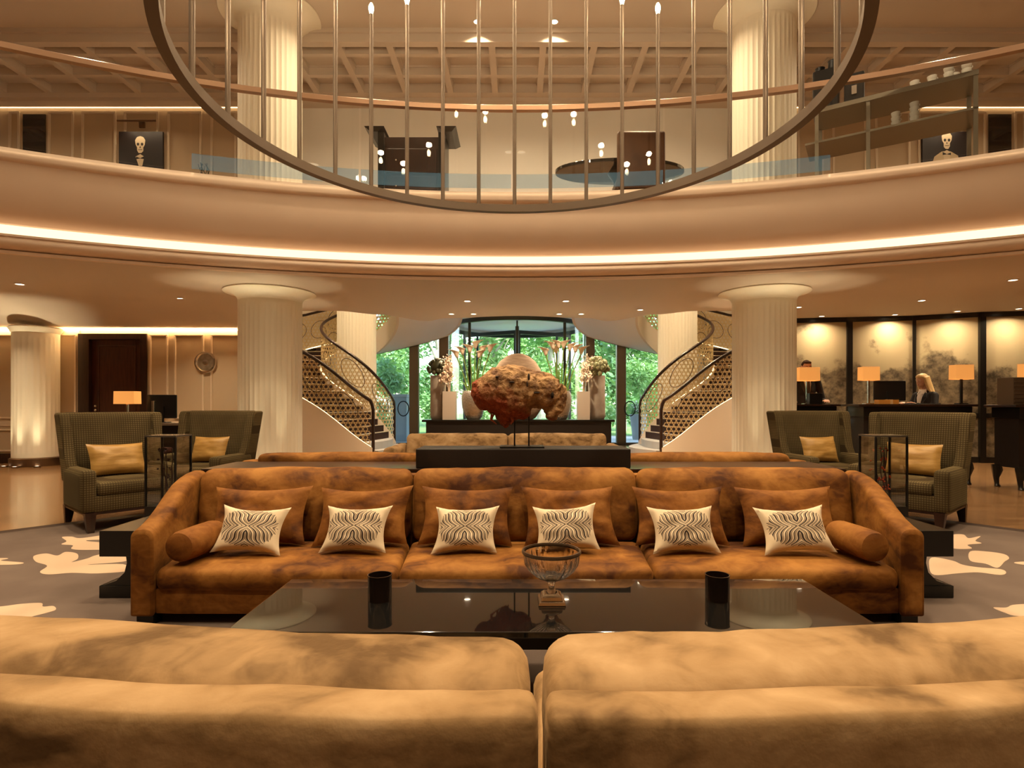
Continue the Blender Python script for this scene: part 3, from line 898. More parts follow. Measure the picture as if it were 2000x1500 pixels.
# near beige sofa, seen from behind, curving round the table
SC = (.035, 7.80, 7.03)
b_ = bend(*SC)
ns = thing('curved_sofa', 'beige velvet curved sofa seen from behind in the foreground', 'sofa', (.035, 1.3, 0))
for s, lab in ((-1, 'left'), (1, 'right')):
    L = 2.6; cx_ = s*(L/2+.006)
    G().cushion((cx_, .045, .425), (L, .09, .70), .02, (52, 6, 16), (0, .004, 0), b_, .004, 3+s).build('back_frame', BEIGE, ns)
    G().cushion((cx_, .23, .549), (L-.012, .24, .43), .06, (52, 8, 12), (0, .03, .016), b_, .008, 9+s).build('back_cushion', BEIGE, ns)
    G().cushion((cx_, .55, .20), (L, .90, .18), .03, (24, 6, 4), deform=b_).build('seat_base', BEIGE, ns)
    G().cushion((cx_+s*.0, .66, .335), (L-.02, .66, .13), .05, (24, 8, 5), (0, 0, .015), b_).build('seat_cushion', BEIGE, ns)
    G().cushion((s*(L+.09), .5, .31), (.16, 1.0, .52), .06, (6, 10, 8), deform=b_).build('arm', BEIGE, ns)
    for xx, yy in ((.1, .1), (.1, .9), (L-.05, .1), (L-.05, .9)):
        p = b_(s*xx, yy, 0)
        G().box(p[0]-.035, p[0]+.035, p[1]-.035, p[1]+.035, .005, .12).build('leg', DARKW, ns, smooth=False)

def arm_sections(x_f, x_b, th, stations, z0):
    rings = []
    for y, zt in stations:
        t = y/stations[-1][0]; xc = x_f+(x_b-x_f)*t
        h = th/2; r = h*.75; n = 6; ring = []
        ring += [(xc-h, y, z0), ]
        for k in range(n+1):
            a = PI-PI/2*k/n; ring.append((xc-h+r+r*math.cos(a), y, zt-r+r*math.sin(a)))
        for k in range(n+1):
            a = PI/2-PI/2*k/n; ring.append((xc+h-r+r*math.cos(a), y, zt-r+r*math.sin(a)))
        ring += [(xc+h, y, z0)]
        rings.append(ring[::-1])
    return rings
def make_sofa(name, label, loc, rz, vel, W, splay, cuts, D=.93, zarm=.525, zback=.745, zseat=.31, th=.125, seatd=.66, straight=False):
    t = thing(name, label, 'sofa', loc, rz)
    hw = W/2
    if straight: st = [(0, zarm), (.02, zarm+.01), (D*.5, zarm+.01), (D, zarm+.01)]
    else: st = [(0, zarm-.01), (.015, zarm), (.1, zarm+.012), (.2, zarm+.035), (.32, zarm+.078), (.44, zarm+.13), (.56, zarm+.175), (.68, zarm+.20), (.8, zarm+.212), (D, zarm+.215)]
    for s in (-1, 1):
        G().loft(arm_sections(s*(hw-th/2), s*(hw-th/2+splay), th, st, .055)).build('arm', vel, t, world=False, bevel=.015)
    wi = hw-th
    xs_ = lambda x, y: x*(1+splay/wi*y/D)
    sp = lambda x, y, z: (xs_(x, y), y, z)
    G().cushion((0, D/2, .13), (2*wi+.01, D-.06, .15), .02, (12, 4, 4), deform=sp).build('base', vel, t, world=False)
    G().cushion((0, D-.05, .39), (2*wi+.02, .10, .67), .03, (12, 4, 6), deform=sp).build('back_frame', vel, t, world=False)
    for i, (a, b) in enumerate(zip(cuts, cuts[1:])):
        a, b = max(a, -wi), min(b, wi)
        G().cushion(((a+b)/2, .01+seatd/2, zseat-.062), (b-a-.006, seatd, .125), .045, (26, 14, 6), (0, .01, .014), sp, .004, i*3.3+loc[1]).build('seat_cushion', vel, t, world=False)
        lean = lambda x, y, z: sp(x, y+(z-zseat)*.26, z)
        a2, b2 = a, b
        G().cushion(((a2+b2)/2, seatd+.06, (zseat+zback)/2+.005), (b2-a2-.008, .20, zback-zseat+.02), .07, (30, 7, 14), (0, .035, .01), lean, .009, i*7.1+loc[1]).build('back_cushion', vel, t, world=False)
    for x in (-hw+.07, hw-.07):
        for y in (.06, D-.08):
            G().box(x-.045, x+.045, y-.04, y+.04, .005, .07).build('foot', BLACKW, t, smooth=False, world=False)
    return t
SX, SY = .055, 3.06
make_sofa('velvet_sofa', 'long orange velvet three seat sofa facing the coffee table', (SX, SY, 0), 0, ORANGE, 4.28, .21, (-3, -.70, .69, 3))
make_sofa('velvet_sofa', 'long orange velvet sofa facing away, behind the dark sculpture plinth', (.06, 5.62, 0), PI, ORANGE, 4.5, .1, (-3, -.7, .7, 3), zback=.775)
make_sofa('beige_sofa', 'beige velvet two seat sofa in front of the flower console', (wx(988, 8.0), 7.75, 0), 0, BEIGE, 3.34, 0, (-3, .02, 3), D=.95, zarm=.60, zback=.745, straight=True, th=.17)

# bolsters and pillows
for s, lab in ((-1, 'left'), (1, 'right')):
    g = G(); x = SX+s*1.91
    prof = [(.001, 0), (.055, .004), (.078, .018), (.086, .05), (.088, .18), (.086, .32), (.078, .355), (.055, .37), (.001, .373)]
    g.lathe(prof, 24, (0,0,0)); g.xf(Matrix.Translation((x, SY+.04, .31+.107)) @ Matrix.Rotation(s*R(-4)*-1, 4, 'Z') @ Matrix.Rotation(-PI/2, 4, 'X'))
    tag(g.build('bolster_pillow', ORANGEP, None), 'orange velvet bolster against the %s arm of the orange sofa' % lab, 'pillow', 'bolsters on the orange sofa')
def striped():
    m = mat('zebra_print', (.8, .72, .58), .75, sheen=.2)
    t = m.node_tree; b = t.nodes['Principled BSDF']
    tc = N(t, 'ShaderNodeTexCoord'); sp = N(t, 'ShaderNodeSeparateXYZ'); t.links.new(tc.outputs['UV'], sp.inputs[0])
    def mth(op, a, bb=None, c=None):
        n = N(t, 'ShaderNodeMath', operation=op)
        for i, q in enumerate((a, bb, c)):
            if q is None: continue
            if hasattr(q, 'is_linked') or hasattr(q, 'links'): t.links.new(q, n.inputs[i])
            else: n.inputs[i].default_value = q
        return n.outputs[0]
    X = mth('SUBTRACT', sp.outputs[0], .5); Y = mth('SUBTRACT', sp.outputs[1], .5)
    ax = mth('ABSOLUTE', X); ay = mth('ABSOLUTE', Y)
    # nested curves that meet at the centre and swing outwards like zebra stripes
    wob = mth('MULTIPLY', mth('SINE', mth('MULTIPLY', ay, 15.0)), .045)
    q = mth('SUBTRACT', mth('SUBTRACT', ax, wob), mth('MULTIPLY', mth('POWER', ay, 1.05), .70))
    f1 = mth('MULTIPLY', q, 100.0)
    st = mth('SINE', f1)
    thick = mth('SINE', mth('MULTIPLY', f1, .5))
    val = mth('MULTIPLY_ADD', thick, .35, st)
    line = mth('GREATER_THAN', val, .50)
    thin = mth('GREATER_THAN', mth('SINE', mth('MULTIPLY_ADD', f1, 1.0, 2.4)), .72)
    rad = mth('SQRT', mth('ADD', mth('MULTIPLY', mth('MULTIPLY', X, X), 1.0), mth('MULTIPLY', mth('MULTIPLY', Y, Y), 1.05)))
    inside = mth('LESS_THAN', mth('MULTIPLY_ADD', mth('SINE', mth('MULTIPLY', f1, .5)), .02, rad), .45)
    mask = mth('MULTIPLY', line, inside); mask2 = mth('MULTIPLY', thin, inside)
    c1 = N(t, 'ShaderNodeMix', data_type='RGBA'); c1.inputs[6].default_value = (.66, .54, .38, 1); c1.inputs[7].default_value = (.22, .15, .09, 1)
    t.links.new(mask2, c1.inputs[0])
    c2 = N(t, 'ShaderNodeMix', data_type='RGBA'); c2.inputs[7].default_value = (.022, .010, .007, 1)
    t.links.new(mask, c2.inputs[0]); t.links.new(c1.outputs[2], c2.inputs[6]); t.links.new(c2.outputs[2], b.inputs['Base Color'])
    return m
ZEB = striped()
ORD = ('first', 'second', 'third', 'fourth', 'fifth', 'sixth')
VP = [(415,607,960), (624,804,950), (818,1000,950), (1022,1205,950), (1235,1412,950), (1438,1630,962)]
for i, (a, b, top) in enumerate(VP):
    d = 3.50; dm = d+.12; w = (b-a)*dm/F; x = wx((a+b)/2, dm); h = .385
    g = G().pillow(w, h, .15, 20, .12, i+1, .045 if i in (1, 4) else .02)
    g.xf(Matrix.Translation((x, d+.006, .328)) @ Matrix.Rotation(R((0, 3, -4, 4, -3, 0)[i]), 4, 'Z') @ Matrix.Rotation(R(-27), 4, 'X'))
    tag(g.build('velvet_pillow', ORANGEP), 'plain orange velvet pillow, %s from the left on the orange sofa' % ORD[i], 'pillow', 'plain pillows on the orange sofa')
ZP = [(428,560,993,1082,-3), (640,767,988,1074,1), (850,974,983,1070,0), (1043,1167,981,1072,3), (1263,1391,983,1073,0), (1473,1609,996,1082,3)]
for i, (a, b, y0, y1, tilt) in enumerate(ZP):
    d = 3.33 if i in (0, 5) else 3.38; dm = d+.10; w = (b-a)*dm/F*1.0; x = wx((a+b)/2, dm); h = .295
    g = G().pillow(w, h, .12, 22, .16, i+21, .07 if i in (0, 3, 5) else .03)
    g.xf(Matrix.Translation((x+(.02 if i == 0 else 0), d-.054, .328+w/2*math.sin(R(abs(tilt))))) @ Matrix.Rotation(R(-tilt), 4, 'Y') @ Matrix.Rotation(R(-32), 4, 'X'))
    tag(g.build('patterned_pillow', ZEB), 'cream pillow with zebra stripe print, %s from the left on the orange sofa' % ORD[i], 'pillow', 'zebra print pillows')

# ================================================================== TABLES
ct = thing('coffee_table', 'long low coffee table with black mirror glass top', 'coffee table', (.15, 2.42, 0))
tx0, tx1 = -1.085, 1.375
G().box(tx0, tx1, 2.10, 2.74, .335, .36).build('glass_top', BLACKG, ct, smooth=False, bevel=.004)
G().box(tx0+.14, tx1-.14, 2.18, 2.66, .26, .335).build('apron', BLACKW, ct, smooth=False)
for x in (tx0+.16, tx1-.26):
    for y in (2.19, 2.57):
        G().box(x, x+.1, y, y+.08, .005, .26).build('leg', BLACKW, ct, smooth=False)
# crystal footed bowl
d = 2.42; bx_ = wx(1077, d); bz = .3605
bw = thing('crystal_bowl', 'ribbed crystal footed bowl with metal rim on the coffee table', 'bowl', (bx_, d, bz))
rib = lambda i, r, z: (.03 if (i//2) % 2 else -.015) if .095 < z < .185 else 0
G().lathe([(.001,.088),(.02,.088),(.035,.095),(.065,.11),(.095,.135),(.113,.165),(.12,.20),(.121,.212),(.114,.212),(.112,.20),(.105,.165),(.088,.14),(.06,.117),(.03,.104),(.001,.102)], 96, (bx_, d, bz), rib).build('glass_cup', CRYSTAL, bw)
G().lathe([(.117,.208),(.124,.208),(.127,.214),(.124,.222),(.117,.222),(.114,.215)], 64, (bx_, d, bz), cap=False).build('metal_rim', mat('rim_metal', (.16, .11, .07), .3, metal=.9), bw)
G().lathe([(.026,.04),(.02,.05),(.012,.06),(.012,.075),(.022,.09)], 24, (bx_, d, bz)).build('stem', CRYSTAL, bw)
g = G()
for z0, z1, h0, h1 in ((0,.016,.058,.054), (.016,.034,.046,.042), (.034,.042,.04,.03)):
    g.loft([[(bx_-h0, d-h0, bz+z0),(bx_+h0, d-h0, bz+z0),(bx_+h0, d+h0, bz+z0),(bx_-h0, d+h0, bz+z0)], [(bx_-h1, d-h1, bz+z1),(bx_+h1, d-h1, bz+z1),(bx_+h1, d+h1, bz+z1),(bx_-h1, d+h1, bz+z1)]])
g.build('square_foot', mat('silver_foot', (.45, .36, .26), .15, metal=.9), bw, smooth=False, bevel=.003)
for px, lab in ((742, 'left'), (1401, 'right')):
    d = 2.45; x = wx(px, d)
    c = thing('candle_holder', 'dark smoked glass candle holder %s of the crystal bowl' % lab, 'candle holder', (x, d, bz), group='candle holders on the coffee table')
    G().lathe([(.001,0),(.05,0),(.0505,.01),(.0505,.104),(.052,.108),(.0475,.108),(.047,.1),(.047,.02),(.001,.02)], 40, (x, d, bz), cap=False).build('glass', SMOKED, c)
    G().lathe([(.001,.022),(.03,.022),(.03,.04),(.001,.041)], 24, (x, d, bz), cap=False).build('candle', mat('wax', (.7, .55, .35), .6), c)
# low black side tables with an I-shaped profile, one at each sofa end
for x0, x1, lab in ((-2.58, -2.305, 'left'), (2.415, 2.695, 'right')):
    t = thing('side_table', 'low black side table with waisted base at the %s end of the orange sofa' % lab, 'side table', ((x0+x1)/2, 3.8, 0), group='low tables beside the orange sofa')
    G().box(x0, x1, 3.51, 4.02, .26, .42).build('top', BLACKW, t, smooth=False, bevel=.004)
    prof = [(.16, .26), (.165, .22), (.15, .16), (.10, .11), (.03, .085), (0, .08)]
    sides = [((x0+w, x1-.004) if lab == 'left' else (x0+.004, x1-w), z) for w, z in prof]
    g = G(); rings = [[(a, 3.52, z), (b, 3.52, z), (b, 4.0, z), (a, 4.0, z)] for (a, b), z in sides[::-1]]
    g.loft(rings).build('waisted_stem', BLACKW, t)
    G().box(x0, x1, 3.51, 4.02, .005, .08).build('plinth', BLACKW, t, smooth=False, bevel=.003)
# glass lantern tables beside the armchairs
def lantern(x0, x1, lab, seed):
    y0, y1, z0, z1 = 4.78, 5.02, .34, .925
    t = thing('glass_case_table', 'tall narrow glass case on a black base, %s' % lab, 'display case', ((x0+x1)/2, 4.9, 0), group='glass case tables beside the armchairs')
    G().box(x0, x1, y0, y1, .005, z0).build('base', BLACKW, t, smooth=False)
    for x in (x0, x1-.014):
        for y in (y0, y1-.014):
            G().box(x, x+.014, y, y+.014, z0, z1).build('corner_post', BLACKM, t, smooth=False)
    G().box(x0, x1, y0, y1, z1, z1+.014).build('top_plate', mat('case_top', (.10, .085, .07), .2, metal=.3), t, smooth=False)
    for (a, b, c, dd) in ((x0+.014, x1-.014, y0+.004, y0+.008), (x0+.014, x1-.014, y1-.008, y1-.004), (x0+.004, x0+.008, y0+.014, y1-.014), (x1-.008, x1-.004, y0+.014, y1-.014)):
        G().box(a, b, c, dd, z0, z1).build('pane', CASEG, t, smooth=False)
    # berried branches inside
    rr = random.Random(seed); xc, yc = (x0+x1)/2, (y0+y1)/2
    br = thing('berry_branches', 'dark berried branches inside the glass case, %s' % lab, 'branches', (xc, yc, z0), group='branches in the glass cases')
    for k in range(5):
        p = Vector((xc+rr.uniform(-.05,.05), yc+rr.uniform(-.04,.04), z0+.004)); pts = [tuple(p)]
        for j in range(6):
            p = p+Vector((rr.uniform(-.018,.018), rr.uniform(-.015,.015), rr.uniform(.07,.088))); p.x = max(xc-.075, min(xc+.075, p.x)); p.y = max(yc-.065, min(yc+.065, p.y)); pts.append(tuple(p))
        s_ = G().tube(pts, [.008-.0009*j for j in range(7)], 6).build('branch', MATS.get('branch') or mat('branch', (.05, .018, .010), .5), br)
        gb = G()
        for j in range(9):
            q = Vector(pts[rr.randint(2, 6)]); q = q+Vector((rr.uniform(-.03,.03), rr.uniform(-.03,.03), rr.uniform(-.03,0)))
            gb.ell(q, .009, .009, .009, 8, 6)
        gb.build('berries', MATS.get('berry%d' % seed) or mat('berry%d' % seed, (.05, .03, .03) if seed == 1 else (.45, .06, .02), .15, coat=.5), s_)
lantern(wx(285, 4.8), wx(346, 4.8), 'between the two left armchairs', 1)
lantern(wx(1707, 4.8), wx(1771, 4.8), 'between the two right armchairs', 2)

# console between the back-to-back sofas and the sculpture plinth on it
cn = thing('sofa_console', 'long dark console table between the two orange sofas', 'console', (.05, 4.3, 0))
G().box(wx(390, 4.05), wx(1655, 4.05), 4.06, 4.58, .70, .74).build('top', DARKW, cn, smooth=False, bevel=.004)
for x in (-2.2, -.8, .9, 2.25):
    G().box(x-.04, x+.04, 4.1, 4.54, .005, .70).build('leg_panel', DARKW, cn, smooth=False)
pl = tag(G().box(wx(812, 4.1), wx(1232, 4.1), 4.1, 4.44, .741, .879).build('sculpture_plinth', SHAG, smooth=False, bevel=.006), 'long black textured plinth block carrying the wooden bison', 'plinth')

# ================================================================== BISON SCULPTURE
bi = thing('bison_sculpture', 'driftwood bison sculpture standing on two thin rods', 'sculpture', (wx(1020, 4.27), 4.27, .88))
def pp(px, py): return wx(px, 4.27), wz(py, 4.27)
OUTL = [(550,640),(560,590),(620,545),(680,495),(740,455),(830,430),(920,425),(1000,445),(1090,475),(1180,490),(1250,510),(1310,545),(1330,590),(1390,640),(1400,680),(1365,730),(1315,770),(1288,810),(1302,850),(1290,880),(1240,882),(1205,845),(1180,803),(1130,795),(1085,800),(1070,830),(1050,885),(1000,905),(930,905),(865,950),(825,967),(806,930),(780,865),(740,858),(712,850),(680,812),(610,810),(580,740),(545,690)]
OUTL = [(x_/4.545+800, y_/4.545+620) for x_, y_ in OUTL]
def inside(px, py):
    c = False; n = len(OUTL)
    for i in range(n):
        (x0_, y0_), (x1_, y1_) = OUTL[i], OUTL[i-1]
        if (y0_ > py) != (y1_ > py) and px < (x1_-x0_)*(py-y0_)/(y1_-y0_)+x0_: c = not c
    return c
def edge_dist(px, py):
    m = 1e9; n = len(OUTL)
    for i in range(n):
        (x0_, y0_), (x1_, y1_) = OUTL[i], OUTL[i-1]
        dx, dy = x1_-x0_, y1_-y0_; t = max(0, min(1, ((px-x0_)*dx+(py-y0_)*dy)/(dx*dx+dy*dy)))
        m = min(m, math.hypot(px-x0_-t*dx, py-y0_-t*dy))
    return m
# a solid of blended balls: each ball's radius is its distance to the outline
g = G(); k = 4.27/F
for iy in range(704, 836, 6):
    for ix in range(916, 1114, 6):
        if not inside(ix, iy): continue
        e = edge_dist(ix, iy)
        if e < 2.2: continue
        x, z = pp(ix, iy); dep = min(e*1.15, 14+e*.55)
        g.ell((x, 4.27, z), (e+.8)*k, dep*k, (e+.8)*k, 12, 8)
for ix, iy, ra, rb, tilt in ((1086,790,17,24,18), (1080,806,12,16,14), (1077,815,12,7,0), (1100,768,9,15,-12), (986,822,10,14,0), (984,806,16,20,0)):
    x, z = pp(ix, iy); g.ell((x, 4.26, z), ra*k, ra*1.1*k, rb*k, 14, 10, Matrix.Rotation(R(tilt), 3, 'Y'))
WOODB = mat('driftwood', (.14, .06, .022), .75, col2=(.46, .27, .12), nscale=13, ndetail=8, nlo=.36, nhi=.6, bump=1.0, bscale=24, bdist=.04)
tn = WOODB.node_tree; bs = tn.nodes['Principled BSDF']; src = bs.inputs['Base Color'].links[0].from_socket
tc = N(tn, 'ShaderNodeTexCoord'); sx = N(tn, 'ShaderNodeSeparateXYZ'); tn.links.new(tc.outputs['Object'], sx.inputs[0])
nn = N(tn, 'ShaderNodeTexNoise'); nn.inputs['Scale'].default_value = 7; tn.links.new(tc.outputs['Object'], nn.inputs['Vector'])
ad = N(tn, 'ShaderNodeMath', operation='MULTIPLY_ADD'); ad.inputs[1].default_value = .35; tn.links.new(nn.outputs[0], ad.inputs[0])
cb = N(tn, 'ShaderNodeMath', operation='MULTIPLY_ADD'); cb.inputs[1].default_value = .6; tn.links.new(sx.outputs[0], cb.inputs[0]); tn.links.new(sx.outputs[2], cb.inputs[2]); tn.links.new(cb.outputs[0], ad.inputs[2])
mr = N(tn, 'ShaderNodeMapRange'); mr.inputs[1].default_value = .53; mr.inputs[2].default_value = .42; tn.links.new(ad.outputs[0], mr.inputs[0])
mx = N(tn, 'ShaderNodeMix', data_type='RGBA'); mx.inputs[7].default_value = (.28, .055, .014, 1); tn.links.new(mr.outputs[0], mx.inputs[0]); tn.links.new(src, mx.inputs[6]); tn.links.new(mx.outputs[2], bs.inputs['Base Color'])
bo = g.build('body', WOODB, bi)
md = bo.modifiers.new('remesh', 'REMESH'); md.mode = 'VOXEL'; md.voxel_size = .0075; md.use_smooth_shade = True
md = bo.modifiers.new('smooth', 'SMOOTH'); md.iterations = 5; md.factor = .5
tx = bpy.data.textures.new('bark', 'CLOUDS'); tx.noise_scale = .06; tx.noise_depth = 3
md = bo.modifiers.new('disp', 'DISPLACE'); md.texture = tx; md.strength = .034; md.mid_level = .5; md.texture_coords = 'LOCAL'
tx2 = bpy.data.textures.new('bark_deep', 'MUSGRAVE' if False else 'VORONOI'); tx2.noise_scale = .05
md = bo.modifiers.new('disp2', 'DISPLACE'); md.texture = tx2; md.strength = .016; md.mid_level = .4; md.texture_coords = 'LOCAL'
for ex, ey in ((1077, 772),):
    x, z = pp(ex, ey); G().ell((x, 4.18, z), .014, .03, .026, 10, 8).build('eye_hollow', mat('hollow_dark', (.012, .006, .004), .9), bi)
for ex, ey, rx_, rz2 in ((1032, 738, .009, .026), (1029, 752, .006, .02), (972, 738, .012, .008), (1000, 748, .02, .007), (1047, 768, .024, .006)):
    x, z = pp(ex, ey); G().ell((x, 4.125, z), rx_, .035, rz2, 8, 6).build('crack', MATS['hollow_dark'], bi)
x, z = pp(1088, 762)
G().tube([(x, 4.2, z), (x+.03, 4.19, z+.03), (x+.035, 4.19, z-.01), (x+.02, 4.19, z-.05)], [.012, .018, .016, .004], 8).build('horn', WOODB, bi)
rr = random.Random(3); g = G()
for k in range(14):
    x, z = pp(rr.uniform(962, 1005), rr.uniform(800, 820)); y = 4.27+rr.uniform(-.08, .08)
    g.tube([(x, y, z+.03), (x+rr.uniform(-.02,.02), y, z-.01), (x+rr.uniform(-.03,.03), y, z-rr.uniform(.03,.06))], [.016, .010, .003], 6)
g.build('root_fringe', mat('red_root', (.26, .05, .013), .7, bump=.5, bscale=40), bi)
for px in (1005, 1033):
    x = wx(px, 4.27); G().cyl((x, 4.27, .885), (x, 4.27, 1.16), .006, n=8).build('rod', BLACKM, bi)
G().box(wx(977, 4.27), wx(1062, 4.27), 4.17, 4.37, .8795, .89).build('base_plate', BLACKM, bi, smooth=False)

# ================================================================== ARMCHAIRS
def tweed():
    m = mat('olive_tweed', (.16, .12, .055), .9, spec=.15, sheen=.2, sheen_tint=(.5, .4, .2))
    t = m.node_tree; b = t.nodes['Principled BSDF']
    tc = N(t, 'ShaderNodeTexCoord'); sp = N(t, 'ShaderNodeSeparateXYZ'); t.links.new(tc.outputs['Object'], sp.inputs[0])
    outs = []
    for s in (0, 1, 2):
        mu = N(t, 'ShaderNodeMath', operation='MULTIPLY'); mu.inputs[1].default_value = 2*PI/.021; t.links.new(sp.outputs[s], mu.inputs[0])
        si = N(t, 'ShaderNodeMath', operation='SINE'); t.links.new(mu.outputs[0], si.inputs[0])
        gt = N(t, 'ShaderNodeMath', operation='GREATER_THAN'); gt.inputs[1].default_value = .62; t.links.new(si.outputs[0], gt.inputs[0]); outs.append(gt.outputs[0])
    mx_ = N(t, 'ShaderNodeMath', operation='MAXIMUM'); t.links.new(outs[0], mx_.inputs[0]); t.links.new(outs[2], mx_.inputs[1])
    ns_ = N(t, 'ShaderNodeTexNoise'); ns_.inputs['Scale'].default_value = 3; t.links.new(tc.outputs['Object'], ns_.inputs['Vector'])
    r0 = N(t, 'ShaderNodeValToRGB'); e = r0.color_ramp.elements; e[0].color = (.082, .06, .025, 1); e[1].color = (.13, .098, .046, 1); e[0].position = .35; e[1].position = .65
    t.links.new(ns_.outputs[0], r0.inputs[0])
    mx = N(t, 'ShaderNodeMix', data_type='RGBA'); mx.inputs[7].default_value = (.045, .03, .014, 1)
    t.links.new(mx_.outputs[0], mx.inputs[0]); t.links.new(r0.outputs[0], mx.inputs[6]); t.links.new(mx.outputs[2], b.inputs['Base Color'])
    return m
TWEED = tweed()
def make_chair(label, loc, rz):
    """faces -y; origin on the floor under the middle of the seat front"""
    t = thing('wing_armchair', label, 'armchair', loc, rz, group='checked wing armchairs')
    # tall flared back, its wings and arms in one upholstered shell
    def back(x, y, z):
        k = max(0, (z-.45)/.65)
        return (x*(.93+.07*k), y+.12*k - .05*(x/.42)**2*k, z)
    G().cushion((0, .76, .78), (.86, .13, .68), .055, (16, 5, 12), (0, .012, 0), back).build('backrest', TWEED, t, world=False)
    for s in (-1, 1):
        def wing(x, y, z, s=s):
            k = max(0, (z-.45)/.65); return (x+s*.045*k, y+.12*k, z)
        # wing: a tapering loft forward of the back
        rings = []
        for z, y0 in ((.42, .50), (.55, .52), (.66, .575), (.80, .60), (.95, .62), (1.06, .63), (1.115, .66)):
            y1 = .80+.12*max(0, (z-.45)/.65); k = max(0, (z-.45)/.65); xo = s*(.375+.04*k); th = .045
            rings.append([(xo-th, y0+.12*k*.5, z), (xo+th, y0+.12*k*.5, z), (xo+th, y1, z), (xo-th, y1, z)])
        G().loft(rings).build('wing', TWEED, t, bevel=.025, world=False, seg=3)
        G().cushion((s*.37, .36, .385), (.125, .70, .41), .045, (6, 12, 8), (.006, 0, 0)).build('arm', TWEED, t, world=False)
        for y, lab in ((.05, 'f'), (.78, 'b')):
            dy = -.02 if lab == 'f' else .06
            G().loft([[(s*.36-.026, y-.026+dy, .005), (s*.36+.026, y-.026+dy, .005), (s*.36+.026, y+.026+dy, .005), (s*.36-.026, y+.026+dy, .005)],
                      [(s*.36-.045, y-.04, .19), (s*.36+.045, y-.04, .19), (s*.36+.045, y+.04, .19), (s*.36-.045, y+.04, .19)]]).build('leg', DARKW, t, smooth=False, world=False)
    G().cushion((0, .40, .265), (.74, .76, .16), .02, (8, 8, 4)).build('seat_base', TWEED, t, world=False)
    G().box(-.40, .40, .03, .80, .165, .19).build('plinth_rail', DARKW, t, smooth=False, world=False)
    G().cushion((0, .34, .40), (.615, .66, .12), .035, (12, 12, 5), (0, .005, .015)).build('seat_cushion', TWEED, t, world=False)
    return t
def chair_pillow(loc, rz, label, seed, w=.46):
    g = G().pillow(w, .34, .15, 16, .06, seed, .02)
    g.xf(_m(loc, rz) @ Matrix.Translation((0, .52, .475)) @ Matrix.Rotation(R(-20), 4, 'X'))
    tag(g.build('gold_pillow', GOLDP), label, 'pillow', 'gold pillows on the armchairs')
# (front corner, facing)
def corner(px, d, s, rz):
    """origin of a chair whose front corner on side s stands at pixel column px, depth d"""
    ux, uy = math.cos(rz), math.sin(rz)
    return (wx(px, d)-s*.43*ux, d-s*.43*uy, 0)
c1 = corner(160, 5.22, -1, R(50)); make_chair('checked olive wing armchair furthest left, turned towards the sofas', c1, R(50))
chair_pillow(c1, R(50), 'gold silk pillow on the leftmost armchair', 31, .50)
c4 = corner(1852, 5.22, 1, R(-50)); make_chair('checked olive wing armchair furthest right, turned towards the sofas', c4, R(-50))
chair_pillow(c4, R(-50), 'gold silk pillow on the rightmost armchair', 32, .50)
c2 = (wx(430, 7.45)-.05, 6.62, 0); make_chair('checked olive wing armchair behind the left glass case', c2, R(-5)).scale = (1.12, 1.02, 1)
chair_pillow(c2, R(-5), 'gold silk pillow on the armchair behind the left glass case', 33)
c3 = (wx(1580, 7.45)+.05, 6.62, 0); make_chair('checked olive wing armchair behind the right glass case', c3, R(5)).scale = (1.12, 1.02, 1)
chair_pillow(c3, R(5), 'gold silk pillow on the armchair behind the right glass case', 34)

# ================================================================== FLOWER CONSOLE
DC = 11.1
fc = thing('flower_console', 'dark console with vases of flowers before the entrance', 'console', (0, DC+.25, 0))
G().box(wx(824, DC), wx(1201, DC), DC-.02, DC+.55, .86, .90).build('top', BLACKW, fc, smooth=False, bevel=.006)
G().box(wx(832, DC), wx(1194, DC), DC, DC+.53, .08, .86).build('body', SHAG, fc, smooth=False)
G().box(wx(836, DC), wx(1190, DC), DC+.03, DC+.5, 0, .08).build('plinth', BLACKW, fc, smooth=False)
GREYV = mat('grey_stoneware', (.34, .29, .25), .45, col2=(.46, .41, .36), nscale=5)
WHITEV = mat('white_ceramic', (.62, .54, .47), .5)
SILV = mat('hammered_silver', (.50, .45, .40), .25, metal=.7, bump=.8, bscale=26, bdist=.02)
LEAF = mat('leaf_green', (.09, .17, .035), .45, col2=(.16, .26, .06), nscale=8)
STEMG = mat('stem_green', (.14, .24, .04), .45, col2=(.20, .30, .06), nscale=10)
PETAL = mat('calla_petal', (.85, .70, .56), .5, col2=(.90, .80, .68), nscale=12)
WISP = mat('white_blossom', (.85, .68, .55), .6)
SUCC = mat('succulent', (.17, .18, .08), .5, col2=(.28, .27, .15), nscale=12)
DARKL = mat('dark_foliage', (.05, .05, .022), .5)
ZT = .9005
def vx(px): return wx(px, DC+.25)
def vzs(py): return wz(py, DC+.25)
K = (DC+.25)/F
def tall_vase(px, w, ytop, label, m):
    x = vx(px); r = w*K/2; h = vzs(ytop)-ZT
    t = thing('tall_vase', label, 'vase', (x, DC+.38, ZT))
    G().lathe([(.001,0),(r*.82,0),(r*.95,.03),(r,.1),(r*.98,h*.6),(r*1.0,h-.02),(r*.99,h),(r*.88,h),(r*.86,h-.05),(.001,h-.06)], 32, (x, DC+.38, ZT), cap=False).build('body', m, t)
    return x, ZT+h, r
